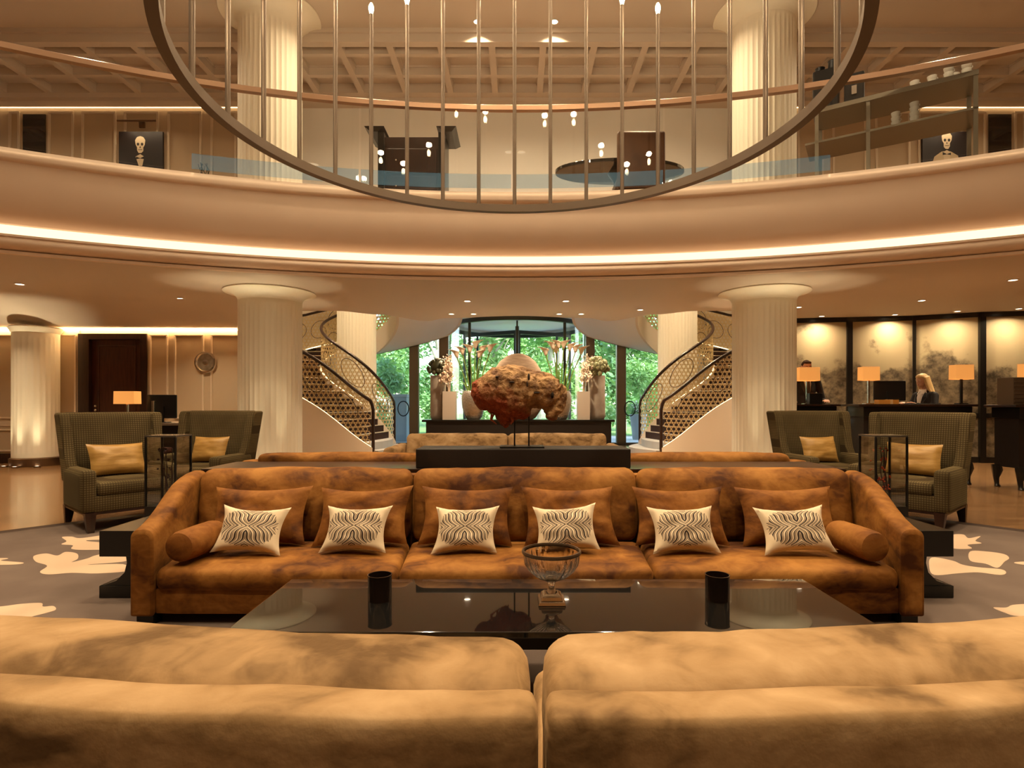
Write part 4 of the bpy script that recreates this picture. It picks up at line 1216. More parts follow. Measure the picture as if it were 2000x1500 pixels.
def crown(px, z, r, label, m, seed, n=46, kind='succulent'):
    x = vx(px); rr = random.Random(seed)
    t = thing('potted_plant', label, 'plant', (x, DC+.38, z-.04))
    G().cyl((x, DC+.38, z-.05), (x, DC+.38, z+r*.5), .03, .02, 8).build('stem', DARKL, t)
    g = G()
    for k in range(n):
        a, b = rr.uniform(0, 2*PI), rr.uniform(-.35, 1.45)
        p = Vector((math.cos(a)*math.cos(b)*r, math.sin(a)*math.cos(b)*r, math.sin(b)*r*1.05+r*.25+.05))
        g.ell((x+p.x, DC+.38+p.y, z+p.z), r*.2, r*.2, r*.24, 8, 6)
    g.ell((x, DC+.38, z+r*.3+.12), r*.8, r*.8, r*.75, 12, 8)
    g.build('rosettes', m, t)
x, z, r = tall_vase(854, 31, 733, 'tall grey vase at the left end of the flower console', GREYV); crown(854, z, .2, 'dark leafy plant in the left tall grey vase', DARKL, 5)
x, z, r = tall_vase(1167, 34, 733, 'tall grey vase at the right end of the flower console', GREYV); crown(1167, z, .23, 'green succulent rosettes in the right tall grey vase', SUCC, 6)
def square_vase(px, w, ytop, lab):
    x = vx(px); hw = w*K/2; h = vzs(ytop)-ZT; y = DC+.16
    t = thing('square_vase', 'slim white square vase %s' % lab, 'vase', (x, y, ZT), group='square vases on the flower console')
    G().box(x-hw, x+hw, y-hw, y+hw, ZT, ZT+.03).box(x-hw, x+hw, y-hw, y-hw+.02, ZT+.03, ZT+h).box(x-hw, x+hw, y+hw-.02, y+hw, ZT+.03, ZT+h).box(x-hw, x-hw+.02, y-hw+.02, y+hw-.02, ZT+.03, ZT+h).box(x+hw-.02, x+hw, y-hw+.02, y+hw-.02, ZT+.03, ZT+h).build('body', WHITEV, t, smooth=False)
    return x, y, ZT+h
def blossoms(x, y, z, lab, seed, n=34, tall=0, inner=1):
    tx_ = vx(tall)
    def clear(q): return math.hypot(q.x-tx_, q.y-DC-.38) > .30 and inner*(q.x-x) < .06
    rr = random.Random(seed)
    t = thing('white_blossom_spray', 'airy spray of white blossom %s' % lab, 'flowers', (x, y, z-.3), group='white blossom sprays')
    gs = G(); gf = G()
    for k in range(n):
        a = rr.uniform(0, 2*PI); o = rr.uniform(.02, .31); h = rr.uniform(.3, .80)
        top = Vector((x+o*math.cos(a), y+o*.8*math.sin(a), z+h*(1-o*.6)))
        pts = [(x, y, z-.25), (x+o*.25*math.cos(a), y+o*.2*math.sin(a), z+.08), tuple(top)]
        if not clear(top): continue
        gs.tube(pts, .003, 4)
        for j in range(16):
            u = rr.uniform(.45, 1.05); q = Vector(pts[1]).lerp(top, u)+Vector((rr.gauss(0,.028), rr.gauss(0,.028), rr.gauss(0,.028)))
            if not clear(q): continue
            s = rr.uniform(.012, .026); n1 = Vector((rr.gauss(0,1), rr.gauss(0,1), rr.gauss(0,1))).normalized(); n2 = n1.orthogonal().normalized()
            gf.add([q+n1*s*1.6, q+n2*s, q-n1*s*1.6, q-n2*s], [(0,1,2,3)])
    gs.build('stems', WISP, t); f = gf.build('petals', WISP, t, smooth=False); f['kind'] = 'stuff'
x, y, z = square_vase(879.5, 25, 765, 'left of the bison'); blossoms(x, y, z, 'left of the bison', 3, 60, 854, 1)
x, y, z = square_vase(1138, 23, 765, 'right of the bison'); blossoms(x, y, z, 'right of the bison', 4, 50, 1167, -1)
def calla(px, lab, seed, heads):
    x = vx(px); y = DC+.22; rr = random.Random(seed)
    t = thing('round_vase', 'tapered hammered silver vase of calla lilies %s' % lab, 'vase', (x, y, ZT), group='silver vases on the flower console')
    G().lathe([(.001,0),(.13,0),(.17,.05),(.225,.25),(.24,.42),(.23,.5),(.20,.56),(.19,.57),(.18,.55),(.2,.45),(.001,.42)], 36, (x, y, ZT), cap=False).build('body', SILV, t)
    f = thing('calla_lilies', 'tall white calla lilies %s' % lab, 'flowers', (x, y, ZT+.43), group='calla lily arrangements')
    for hx, hy in heads:
        p = Vector((vx(hx), y+rr.uniform(-.12, .1), vzs(hy))); b = Vector((x+(p.x-x)*.25, y, ZT+.44))
        mid = b.lerp(p, .55)+Vector(((p.x-b.x)*-.08, 0, .02))
        st = G().tube([tuple(b), tuple(b.lerp(mid, .5)), tuple(mid), tuple(mid.lerp(p, .55)), tuple(p)], [.014,.013,.012,.011,.012], 8).build('stem', STEMG, f)
        # spathe: a flaring cone cut on a slant and turned out to a tip
        n = 14; rings = []; lean = (1 if p.x > x else -1)*rr.uniform(.3, 1)
        for j, (r_, h_) in enumerate(((.016,0),(.032,.04),(.05,.10),(.072,.165),(.096,.20))):
            ring = []
            for i in range(n):
                a = 2*PI*i/n; slant = (.5+.5*math.cos(a-PI*(lean < 0)))
                ring.append((p.x+r_*math.cos(a)*(1+.5*slant*(j > 2))+lean*h_*.25, p.y+r_*math.sin(a), p.z+h_*(.6+.4*slant)+(-.03*slant if j == 4 else 0)))
            rings.append(ring)
        G().loft(rings, False).build('flower', PETAL, st, solid=.004)
    g = G()
    for k in range(7):
        a = rr.uniform(0, 2*PI); tip = Vector((x+.3*math.cos(a), y+.15*math.sin(a), ZT+.62+rr.uniform(-.1, .2))); b = Vector((x+.1*math.cos(a), y, ZT+.5))
        s = Vector((-math.sin(a), math.cos(a), .3)).normalized()*.05; m_ = b.lerp(tip, .5)+Vector((0, 0, .05))
        g.add([b, m_-s, tip, m_+s], [(0,1,2,3)])
    g.build('leaves', LEAF, f, smooth=False, solid=.004)
calla(925, 'left of the bison', 8, ((894,700),(905,694),(919,690),(928,680),(942,690),(957,688),(936,700)))
calla(1093, 'right of the bison', 9, ((1066,695),(1080,684),(1090,682),(1101,680),(1112,686),(1122,690),(1135,692),(1086,690)))
WICK = mat('woven_globe', (.26, .17, .115), .75, col2=(.38, .27, .19), nscale=6, stretch=(1, 1, 9), bump=.4, bscale=50)
x = vx(1011); gl = thing('round_vessel', 'large round woven vessel behind the bison on the flower console', 'vessel', (x, DC+.28, ZT))
G().lathe([(.001,0),(.3,0),(.36,.03),(.47,.2),(.53,.45),(.535,.62),(.51,.85),(.45,1.02),(.36,1.16),(.22,1.27),(.09,1.315),(.001,1.32)], 48, (x, DC+.30, ZT)).build('body', WICK, gl).scale = (1, .5, 1)

# ================================================================== LEFT: DOOR, CLOCK, DESK
D_ = DL
dr = thing('door_2', 'dark mahogany panelled door in the left wall', 'door', (wx(225, D_), D_, 0)); struct(dr)
zt = wz(652, D_)
G().box(wx(155, D_), wx(176, D_), D_-.04, D_+.16, 0, zt).box(wx(276, D_), wx(288, D_), D_-.04, D_+.16, 0, zt).box(wx(176, D_), wx(276, D_), D_-.04, D_+.16, wz(663, D_), zt).build('frame', DARKW, dr, smooth=False)
lf = G().box(wx(176, D_), wx(276, D_), D_+.06, D_+.11, .01, wz(663, D_)).build('leaf', MAHOG, dr, smooth=False)
frame_px(192, 266, 675, 880, D_+.06, .03, .015, 'raised_panel', MAHOG, lf)
for py in (793, 801): G().ell((wx(185, D_), D_+.02, wz(py, D_)), .028, .03, .028, 12, 8).build('knob', CHROME, lf)
ck = thing('wall_clock', 'round silver plate clock on the left panelled wall', 'clock', (wx(404, D_), D_-.05, wz(708, D_)))
x, z = wx(404, D_), wz(708, D_)
def rotx(g): return g.xf(Matrix.Translation((x, D_-.035, z)) @ Matrix.Rotation(PI/2, 4, 'X'))
rotx(G().lathe([(.16,0),(.215,0),(.225,.02),(.215,.045),(.185,.05),(.165,.03),(.16,.02)], 48, cap=False)).build('rim', CHROME, ck)
rotx(G().lathe([(.001,.02),(.168,.02),(.168,0),(.001,0)], 48, cap=False)).build('dial', mat('dial_glass', (.30, .24, .17), .12, metal=.6, col2=(.55, .46, .34), nscale=7), ck)
rotx(G().lathe([(.001,.024),(.05,.024),(.06,.02)], 24, cap=False)).build('boss', STEEL, ck)
dk = thing('service_desk', 'dark desk with lamp and monitor by the left wall', 'desk', (wx(280, 9.4), 9.6, 0))
zd = wz(826, 9.4)
G().box(wx(200, 9.4), wx(395, 9.4), 9.3, 10.0, zd-.04, zd).build('top', mat('desk_top', (.25, .20, .15), .3), dk, smooth=False, bevel=.005)
G().box(wx(208, 9.4), wx(388, 9.4), 9.36, 9.95, .08, zd-.04).build('body', BLACKW, dk, smooth=False)
G().box(wx(212, 9.4), wx(384, 9.4), 9.4, 9.9, 0, .08).build('plinth', BLACKW, dk, smooth=False)
def table_lamp(x, y, z, hs, ztop, zbot, label, w2=None, stem=STEEL, group='table lamps with orange shades', power=2.5):
    t = thing('table_lamp', label, 'lamp', (x, y, z), group=group)
    w2 = w2 or hs*.55; g = G(); rings = []
    outer = lambda zz, k: [(x-hs*k, y-w2*k, zz), (x+hs*k, y-w2*k, zz), (x+hs*k, y+w2*k, zz), (x-hs*k, y+w2*k, zz)]
    g.loft([outer(zbot, 1), outer(ztop, .98), outer(ztop, .95), outer(zbot, .97)], False, True).build('shade', SHADE, t, smooth=False)
    G().box(x-.014, x+.014, y-.014, y+.014, z+.015, zbot+.03).build('stem', stem, t, smooth=False)
    G().box(x-.07, x+.07, y-.05, y+.05, z, z+.016).build('foot', stem, t, smooth=False)
    light('lamp_bulb', 'POINT', (x, y, (zbot+ztop)/2), power, (1, .58, .24), .04, parent=t)
table_lamp(wx(249, 9.5), 9.5, zd, 20*9.5/F, wz(764, 9.4), wz(789, 9.4), 'table lamp with orange shade on the left desk')
def monitor(x, y, z, w, h, rz, label, stand=.12):
    t = thing('monitor', label, 'monitor', (x, y, z), rz)
    G().cushion((0, 0, stand+h/2), (w, .035, h), .012, (8, 4, 8)).build('screen_housing', BLACKP, t, world=False)
    G().box(-w/2+.012, w/2-.012, .0175, .020, stand+.02, stand+h-.012).build('screen', mat('screen_off_%d' % len(MATS), (.01,.01,.012), .1), t, smooth=False, world=False)
    G().box(-.04, .04, -.03, -.012, .01, stand+h*.5).build('stand', BLACKP, t, smooth=False, world=False)
    G().box(-.11, .11, -.09, .07, 0, .012).build('foot', BLACKP, t, smooth=False, world=False, bevel=.004)
monitor(wx(317, 9.6), 9.6, zd, 57*9.6/F, .40, 0, 'black monitor on the left desk', .07)
tag(G().box(wx(303, 9.45), wx(308, 9.45), 9.35, 9.42, zd, wz(783, 9.45)).build('document_stand', STEEL, None, smooth=False, bevel=.004), 'upright pale metal document stand beside the left monitor', 'stand')
ch = thing('desk_chair', 'dark red desk chair tucked at the left desk', 'chair', (wx(292, 8.9), 8.9, 0))
x0 = wx(292, 8.9)
G().cushion((x0, 8.75, .76), (.42, .06, .40), .03, (8, 4, 8), (0, .01, 0)).build('backrest', mat('dark_red_leather', (.06, .012, .008), .4), ch)
G().cushion((x0, 8.95, .47), (.44, .42, .09), .03, (8, 8, 4)).build('seat', MATS['dark_red_leather'], ch)
for sx_ in (-.18, .18):
    for sy_ in (-.18, .18): G().cyl((x0+sx_, 8.95+sy_, 0), (x0+sx_*.95, 8.95+sy_*.95, .44), .018, .022, 8).build('leg', DARKW, ch)

# ================================================================== RECEPTION
def rdesk(name_label, x0, x1, y0, y1, zt_, legs=True):
    t = thing('reception_desk', name_label, 'reception desk', ((x0+x1)/2, y0, 0))
    G().box(x0, x1, y0, y1, zt_-.035, zt_).build('top', DARKW, t, smooth=False, bevel=.006)
    G().box(x0+.1, x1-.05, y0+.05, y1-.02, zt_-.19, zt_-.035).build('apron', BLACKW, t, smooth=False, bevel=.006)
    G().box(x0+.13, x1-.08, y0+.10, y1-.04, .30, zt_-.19).build('front_panel', SHAG, t, smooth=False)
    if legs:
        for x in (x0+.13, x1-.10):
            for y in (y0+.08, y1-.07):
                G().tube([(x, y, .32), (x, y-.02, .24), (x, y, .12), (x, y-.01, .03), (x, y-.02, .0)], [.06, .065, .035, .028, .04], 8).build('cabriole_leg', BLACKW, t)
    return t
ZD = 1.205
rdesk('narrow dark reception desk beside the right column where the man stands', 4.78, wx(1642, 9.9), 9.88, 10.14, ZD)
rdesk('wide dark reception desk with monitor where the blonde woman works', wx(1674, 8.55), wx(1906, 8.55), 8.5, 8.98, ZD)
rdesk('dark reception desk cut off by the right edge of the picture', wx(1972, 8.0), 8.6, 7.9, 8.45, ZD-.01)
struct(G().box(4.8, 6.6, 10.16, 12.3, .001, .13).build('floor_platform', WOODF, smooth=False))
def rlamp(px0, px1, y0, y1, d, lab, stem):
    table_lamp(wx((px0+px1)/2, d), d, ZD, (px1-px0)*d/F/2, wz(y0, d), wz(y1, d), lab, stem=stem, power=2)
rlamp(1556, 1596, 718, 744, 10.06, 'table lamp with square orange shade in front of the standing man', STEEL)
rlamp(1680, 1713, 717, 743, 8.7, 'table lamp with orange shade left of the reception monitor', STEEL)
rlamp(1860, 1895, 713, 741, 8.7, 'table lamp with orange shade on a dark stem right of the blonde woman', BLACKM)
table_lamp(wx(2012, 8.375), 8.375, ZD-.01, .13, wz(711, 8.375), wz(740, 8.375), 'table lamp with orange shade at the right picture edge', stem=BLACKM, power=2)
tag(G().box(wx(1578, 9.95), wx(1603, 9.95), 9.89, 9.985, ZD, wz(768, 9.95)).build('black_box', BLACKP, smooth=False, bevel=.006), 'small black box on the narrow reception desk', 'box')
gb = thing('gold_box', 'low golden box with ribbon on the wide reception desk', 'box', (wx(1728, 8.6), 8.6, ZD))
x0, x1 = wx(1709, 8.6), wx(1748, 8.6)
G().box(x0, x1, 8.51, 8.62, ZD, ZD+.065).build('carton', mat('gold_card', (.65, .32, .07), .4), gb, smooth=False, bevel=.003)
G().box((x0+x1)/2+.02, (x0+x1)/2+.06, 8.505, 8.625, ZD+.0005, ZD+.068).build('ribbon', mat('pale_ribbon', (.8, .6, .3), .4), gb, smooth=False)
monitor(wx(1737, 8.75), 8.75, ZD, .44, .31, R(-14), 'black monitor seen from behind on the wide reception desk', .05)
tag(G().box(wx(1778, 8.6), wx(1836, 8.6), 8.58, 8.74, ZD, ZD+.014).build('writing_tray', BLACKP, smooth=False, bevel=.003), 'flat dark tray on the desk before the blonde woman', 'tray')
cbx = thing('desk_cabinet', 'brown ribbed cabinet on the desk at the right edge', 'cabinet', (wx(1990, 8.1), 8.2, ZD-.01))
G().box(wx(1976, 8.05), wx(2040, 8.05), 8.02, 8.3, ZD-.009, wz(737, 8.05)).build('body', mat('brown_cabinet', (.10, .07, .045), .6), cbx, smooth=False, bevel=.005)
for k in range(6): G().box(wx(1976, 8.05)+.01, wx(2040, 8.05)-.01, 8.012, 8.02, ZD+.03+k*.055, ZD+.055+k*.055).build('slat', MATS['brown_cabinet'], cbx, smooth=False)

# ================================================================== PEOPLE
SKIN = mat('skin', (.58, .33, .22), .5, sheen=.1)
SUIT = mat('dark_suit', (.012, .010, .012), .75)
SHIRT = mat('white_shirt', (.72, .68, .66), .7)
TIE = mat('dark_tie', (.03, .02, .025), .6)
BLOND = mat('blond_hair', (.62, .42, .18), .45, col2=(.75, .55, .28), nscale=20, stretch=(8, 8, 1))
BROWNH = mat('brown_hair', (.05, .025, .012), .9, spec=.1)
def cap(g, a, b, ra, rb, n=12):
    g.cyl(a, b, ra, rb, n); g.ell(a, ra, ra, ra, n, 8); g.ell(b, rb, rb, rb, n, 8)
def remesh(o, vox, sm_=3):
    md = o.modifiers.new('remesh', 'REMESH'); md.mode = 'VOXEL'; md.voxel_size = vox; md.use_smooth_shade = True
    md = o.modifiers.new('smooth', 'SMOOTH'); md.iterations = sm_; md.factor = .5
def person(label, loc, rz, H, arms, woman, nod=0):
    t = thing('person', label, 'person', loc, rz)
    k = H/1.75
    S = lambda *p: tuple(c*k for c in p)
    # head placed by a tilt about the neck
    hm = Matrix.Translation(S(0, -.02, 1.53)) @ Matrix.Rotation(R(nod), 4, 'X')
    hp = lambda x, y, z: tuple(hm @ Vector(S(x, y, z)))
    H3 = hm.to_3x3()
    g = G()
    sw = .165 if woman else .19
    g.ell(S(0, .0, 1.28), .15*k, .105*k, .2*k); g.ell(S(0, .0, 1.07), .125*k, .095*k, .17*k); g.ell(S(0, .01, .93), .155*k, .11*k, .13*k)
    cap(g, S(0, .01, 1.42), S(0, -.012, 1.55), .055*k, .05*k)
    cap(g, S(-sw, .01, 1.395), S(sw, .01, 1.395), .05*k, .05*k)
    g.ell(hp(0, .0, .12), .074*k, .094*k, .108*k, 20, 14, H3); g.ell(hp(0, -.042, .055), .05*k, .052*k, .05*k, 14, 10, H3)
    g.ell(hp(0, -.05, .018), .026*k, .03*k, .022*k, 10, 8, H3)
    cap(g, hp(0, -.086, .125), hp(0, -.108, .092), .008*k, .014*k, 8)
    for s in (-1, 1):
        g.ell(hp(s*.076, .012, .11), .012*k, .022*k, .034*k, 8, 8, H3)
        el, wr = arms[0 if s < 0 else 1]
        el, wr = Vector(S(*el)), Vector(S(*wr)); sh = Vector(S(s*(sw+.01), .01, 1.39))
        cap(g, sh, el, .047*k, .038*k); cap(g, el, wr, .038*k, .026*k)
        d = (wr-el).normalized(); up = Vector((0, 0, 1)); sd = d.cross(up)
        sd = Vector((1, 0, 0)) if sd.length < .1 else sd.normalized()
        up = sd.cross(d)
        pc = wr+d*.05*k
        cap(g, wr+sd*.012*k, pc+d*.035*k+sd*.022*k, .02*k, .017*k, 10); cap(g, wr-sd*.012*k, pc+d*.035*k-sd*.022*k, .02*k, .017*k, 10); cap(g, wr, pc+d*.035*k, .021*k, .018*k, 10)
        for q, ln in ((-.033, .062), (-.011, .074), (.011, .07), (.033, .054)):
            b0 = pc+d*.035*k+sd*q*k; b1 = b0+d*ln*.55*k-up*.012*k+sd*q*.12*k; b2 = b1+d*ln*.42*k-up*.026*k
            cap(g, b0, b1, .0098*k, .009*k, 8); cap(g, b1, b2, .009*k, .0078*k, 8)
        th = sd*(-s if sd.x*s > 0 else s)
        b0 = wr+d*.03*k+th*.022*k; b1 = b0+d*.03*k+th*.03*k-up*.005*k; cap(g, b0, b1, .012*k, .011*k, 8); cap(g, b1, b1+d*.03*k+th*.008*k-up*.008*k, .011*k, .009*k, 8)
        cap(g, S(s*.088, .01, .92), S(s*.095, -.01, .50), .085*k, .058*k); cap(g, S(s*.095, -.01, .50), S(s*.095, .02, .09), .055*k, .038*k)
        g.ell(S(s*.1, -.055, .045), .045*k, .125*k, .045*k)
    b = g.build('body', SKIN, t, world=False); remesh(b, .0075)
    # jacket: torso and sleeves, open in front over the shirt
    j = G()
    j.ell(S(0, .012, 1.27), .178*k, .128*k, .215*k); j.ell(S(0, .01, 1.06), .158*k, .122*k, .2*k); j.ell(S(0, .015, .92), .178*k, .13*k, .17*k)
    cap(j, S(-sw, .015, 1.39), S(sw, .015, 1.39), .062*k, .062*k)
    for s in (-1, 1):
        el, wr = arms[0 if s < 0 else 1]; el, wr = Vector(S(*el)), Vector(S(*wr)); sh = Vector(S(s*(sw+.012), .012, 1.385))
        cap(j, sh, el, .06*k, .05*k); cap(j, el, el.lerp(wr, .93), .05*k, .038*k)
    jo = j.build('jacket', SUIT, t, world=False); remesh(jo, .012)
    # shirt front: a wedge between the lapels, with collar
    w = .055 if woman else .06
    sh_ = G(); rows = []
    for z, hw, y in ((1.05, .006, -.124), (1.15, .02, -.131), (1.25, .036, -.131), (1.35, .052, -.115), (1.42, .058, -.085), (1.465, .056, -.062), (1.49, .05, -.05)):
        rows.append([S(-hw*1.2, y+.02, z), S(-hw*.5, y-.004, z), S(hw*.5, y-.004, z), S(hw*1.2, y+.02, z), S(hw*.6, y+.05, z), S(-hw*.6, y+.05, z)])
    sh_.loft(rows).build('shirt_front', SHIRT, t, world=False)
    cg = G()
    for s in (-1, 1):
        cg.add([S(s*.01, -.075, 1.455), S(s*.065, -.03, 1.50), S(s*.085, -.055, 1.43), S(s*.04, -.105, 1.40)], [(0,1,2,3) if s < 0 else (3,2,1,0)])
    cg.build('collar', SHIRT, t, world=False, solid=.008, smooth=False)
    for s in (-1, 1):
        lp = G(); lp.add([S(s*.075, -.06, 1.45), S(s*.115, -.075, 1.36), S(s*.085, -.125, 1.24), S(s*.008, -.145, 1.04), S(s*.045, -.132, 1.24), S(s*.06, -.105, 1.36)], [(0,1,2,3,4,5) if s > 0 else (5,4,3,2,1,0)])
        lp.build('lapel', SUIT, t, world=False, solid=.012, smooth=False)
    if not woman:
        G().loft([[S(-.02,-.128,1.42), S(.02,-.128,1.42), S(.014,-.1,1.45), S(-.014,-.1,1.45)], [S(-.022,-.15,1.28), S(.022,-.15,1.28), S(.02,-.135,1.28), S(-.02,-.135,1.28)], [S(-.01,-.145,1.06), S(.01,-.145,1.06), S(.01,-.13,1.06), S(-.01,-.13,1.06)]]).build('tie', TIE, t, world=False)
    tr = G()
    for s in (-1, 1):
        cap(tr, S(s*.088, .012, .90), S(s*.095, -.008, .50), .1*k, .078*k); cap(tr, S(s*.095, -.008, .50), S(s*.095, .02, .11), .078*k, .065*k)
    tr.ell(S(0, .015, .93), .17*k, .125*k, .13*k)
    to = tr.build('trousers', SUIT, t, world=False); remesh(to, .014)
    for s in (-1, 1):
        G().ell(S(s*.1, -.06, .045), .05*k, .135*k, .045*k).build('shoe', BLACKP, t, world=False)
        e = hp(s*.03, -.083, .125)
        ey = G().ell(e, .012*k, .009*k, .008*k, 10, 8, H3).build('eye', SHIRT, t, world=False)
        G().ell(hp(s*.03, -.0895, .125), .006*k, .004*k, .006*k, 8, 6, H3).build('iris', BLACKP, ey, world=False)
        G().cyl(hp(s*.015, -.092, .145), hp(s*.047, -.078, .146), .004*k, .003*k, 6).build('eyebrow', BLOND if woman else BROWNH, t, world=False)
    G().ell(hp(0, -.09, .066), .022*k, .007*k, .007*k, 12, 6, H3).build('mouth', mat('lips%d' % len(MATS), (.42, .14, .11), .4), t, world=False)
    h = G()
    h.ell(hp(0, .02, .136), .08*k, .09*k, .099*k, 18, 12, H3)
    if woman:
        rr = random.Random(2)
        h.ell(hp(0, -.02, .185), .072*k, .07*k, .045*k, 14, 8, H3)
        for a in range(15):
            an = R(-15+210*a/14); x, y = math.cos(an)*.078, math.sin(an)*.08+.015
            p0, p1, p2, p3 = hp(x*.9, y, .17), hp(x*1.02, y*1.05, .08), hp(x*1.12, y*1.15+.01, -.03), hp(x*1.45+rr.uniform(-.02,.02), y*1.25+.015, -.15+rr.uniform(-.03,.02))
            h.tube([p0, p1, p2, p3], [.03*k, .028*k, .026*k, .012*k], 8)
    else:
        h.ell(hp(0, -.03, .2), .06*k, .05*k, .028*k, 14, 8, H3)
    ho = h.build('hair', BLOND if woman else BROWNH, t, world=False); remesh(ho, .009, 2)
    return t
person('blonde woman in a dark jacket looking down at the wide reception desk', (wx(1806, 9.33), 9.33, 0), R(-80), 1.70, (((-.24, -.06, 1.14), (-.10, -.30, 1.235)), ((.24, -.06, 1.14), (.12, -.28, 1.235))), True, 14)
person('man in a dark suit standing behind the lamp at the narrow desk', (wx(1573, 10.45), 10.45, .131), R(-6), 1.87, (((-.29, .0, 1.05), (-.30, -.22, 1.062)), ((.28, -.02, 1.05), (.23, -.24, 1.062))), False, 16)

# ================================================================== UPPER GALLERY
def painting(pc, lab, flip, sk, col2):
    d = DU-.06; x = wx(pc, d); zt2 = wz(257, d); h = 1.25; hw = 43*d/F
    t = thing('framed_painting', lab, 'painting', (x, d, zt2-h))
    G().box(x-hw, x+hw, d, d+.04, zt2-h, zt2).build('canvas', mat('canvas_%s' % flip, (.018, .012, .013), .5), t, smooth=False)
    bone = MATS.get('bone_paint') or mat('bone_paint', (.72, .58, .40), .6)
    ink = MATS.get('ink_paint') or mat('ink_paint', (.015, .01, .01), .6)
    u = d/F
    def shape(pts, m, name, lift):
        q = [(x+sk[0]*u+a*u*flip, zt2-b*u) for a, b in pts]; g = G(); n = len(q)
        a_ = sum(q[i][0]*q[(i+1) % n][1]-q[(i+1) % n][0]*q[i][1] for i in range(n))
        if a_ < 0: q = q[::-1]
        g.add([(p, d-lift, r) for p, r in q]+[(p, d, r) for p, r in q], [tuple(range(n))]+[(i, n+i, n+(i+1) % n, (i+1) % n) for i in range(n)])
        g.build(name, m, t, smooth=False)
    oy = sk[1]
    shape([(-26, oy+62), (-22, oy+42), (-8, oy+34), (0, oy+33), (10, oy+34), (24, oy+44), (30, oy+62), (30, oy+75), (-30, oy+75)], mat('suit_paint_%s' % flip, col2, .6), 'painted_suit', .002)
    shape([(-9, oy+36), (0, oy+31), (8, oy+36), (4, oy+54), (-3, oy+54)], bone, 'painted_collar', .003)
    shape([(-8, oy+36), (0, oy+39), (8, oy+35), (8, oy+41), (0, oy+39.5), (-8, oy+41)], ink, 'painted_bow_tie', .004)
    shape([(-9, oy+12), (-10, oy+4), (-6, oy-2), (0, oy-4), (6, oy-2), (10, oy+4), (9, oy+13), (6, oy+18), (6, oy+25), (2, oy+29), (-3, oy+29), (-6, oy+24), (-6, oy+18)], bone, 'painted_skull', .005)
    for e in (-4.2, 3.8): shape([(e-2.6, oy+11), (e, oy+8.5), (e+2.6, oy+11), (e+1.5, oy+14.5), (e-1.5, oy+14.5)], ink, 'painted_eye_socket', .006)
    shape([(-1.5, oy+19), (0, oy+15), (1.5, oy+19)], ink, 'painted_nose', .006)
    shape([(-4, oy+22), (4, oy+22), (4, oy+23), (-4, oy+23)], ink, 'painted_teeth_line', .006)
    l = thing('picture_light', 'bronze picture light above the %s' % lab.split(',')[0], 'picture light', (x, d-.12, wz(243, d)), group='picture lights')
    zl = wz(242, d)
    G().cyl((x-.4, d-.14, zl), (x+.4, d-.14, zl), .022, n=10).build('shade_tube', BRONZE, l)
    G().tube([(x+.0, d+.04, zl+.02), (x, d-.06, zl+.05), (x, d-.14, zl)], .012, 8).build('arm', BRONZE, l)
    G().box(x-.06, x+.06, d+.03, d+.06, zl-.06, zl+.06).build('wall_plate', BRONZE, l, smooth=False)
    for q in (-.25, 0, .25): light('picture_lamp', 'AREA', (x+q, d-.145, zl-.03), 2.2, WARM2, .05, (R(-25), 0, 0), l)
painting(275, 'dark portrait of a skull in a black suit, left gallery wall', 1, (-1, 13), (.02, .018, .02))
painting(1845, 'dark portrait of a skull in a pale robe, right gallery wall', -1, (4, 5), (.62, .48, .30))
# dark cabinet with raised sides
dk2 = thing('dark_cabinet', 'tall dark cabinet with flared cornice behind the balcony glass', 'cabinet', (wx(803, 9.3), 9.5, UPF))
a, b = wx(738, 9.3), wx(868, 9.3)
G().box(a, a+.1, 9.3, 9.9, UPF, wz(258, 9.3)).build('side_panel', BLACKW, dk2, smooth=False)
G().box(b-.1, b, 9.3, 9.9, UPF, wz(258, 9.3)).build('side_panel', BLACKW, dk2, smooth=False)
G().box(a+.1, b-.1, 9.36, 9.9, UPF, wz(268, 9.36)).build('body', DARKW, dk2, smooth=False)
for z0 in (4.55, 5.0): G().box(a+.13, b-.13, 9.33, 9.36, z0, z0+.4).build('drawer', DARKW, dk2, smooth=False, bevel=.008)
for zz_ in (4.78, 5.2): G().ell(((a+b)/2-.25, 9.31, zz_), .018, .02, .018, 10, 8).build('knob', CHROME, dk2)
for s, xx in ((-1, a), (1, b)):
    z0 = wz(258, 9.3); z1 = wz(246, 9.2)
    G().loft([[(xx-.12*(s < 0)-.0, 9.28, z0), (xx+.12*(s > 0), 9.28, z0), (xx+.12*(s > 0), 9.92, z0), (xx-.12*(s < 0), 9.92, z0)], [(xx-.2 if s < 0 else xx-.12, 9.2, z1), (xx+.12 if s < 0 else xx+.2, 9.2, z1), (xx+.12 if s < 0 else xx+.2, 9.95, z1), (xx-.2 if s < 0 else xx-.12, 9.95, z1)]]).build('cornice', BLACKW, dk2, smooth=False)
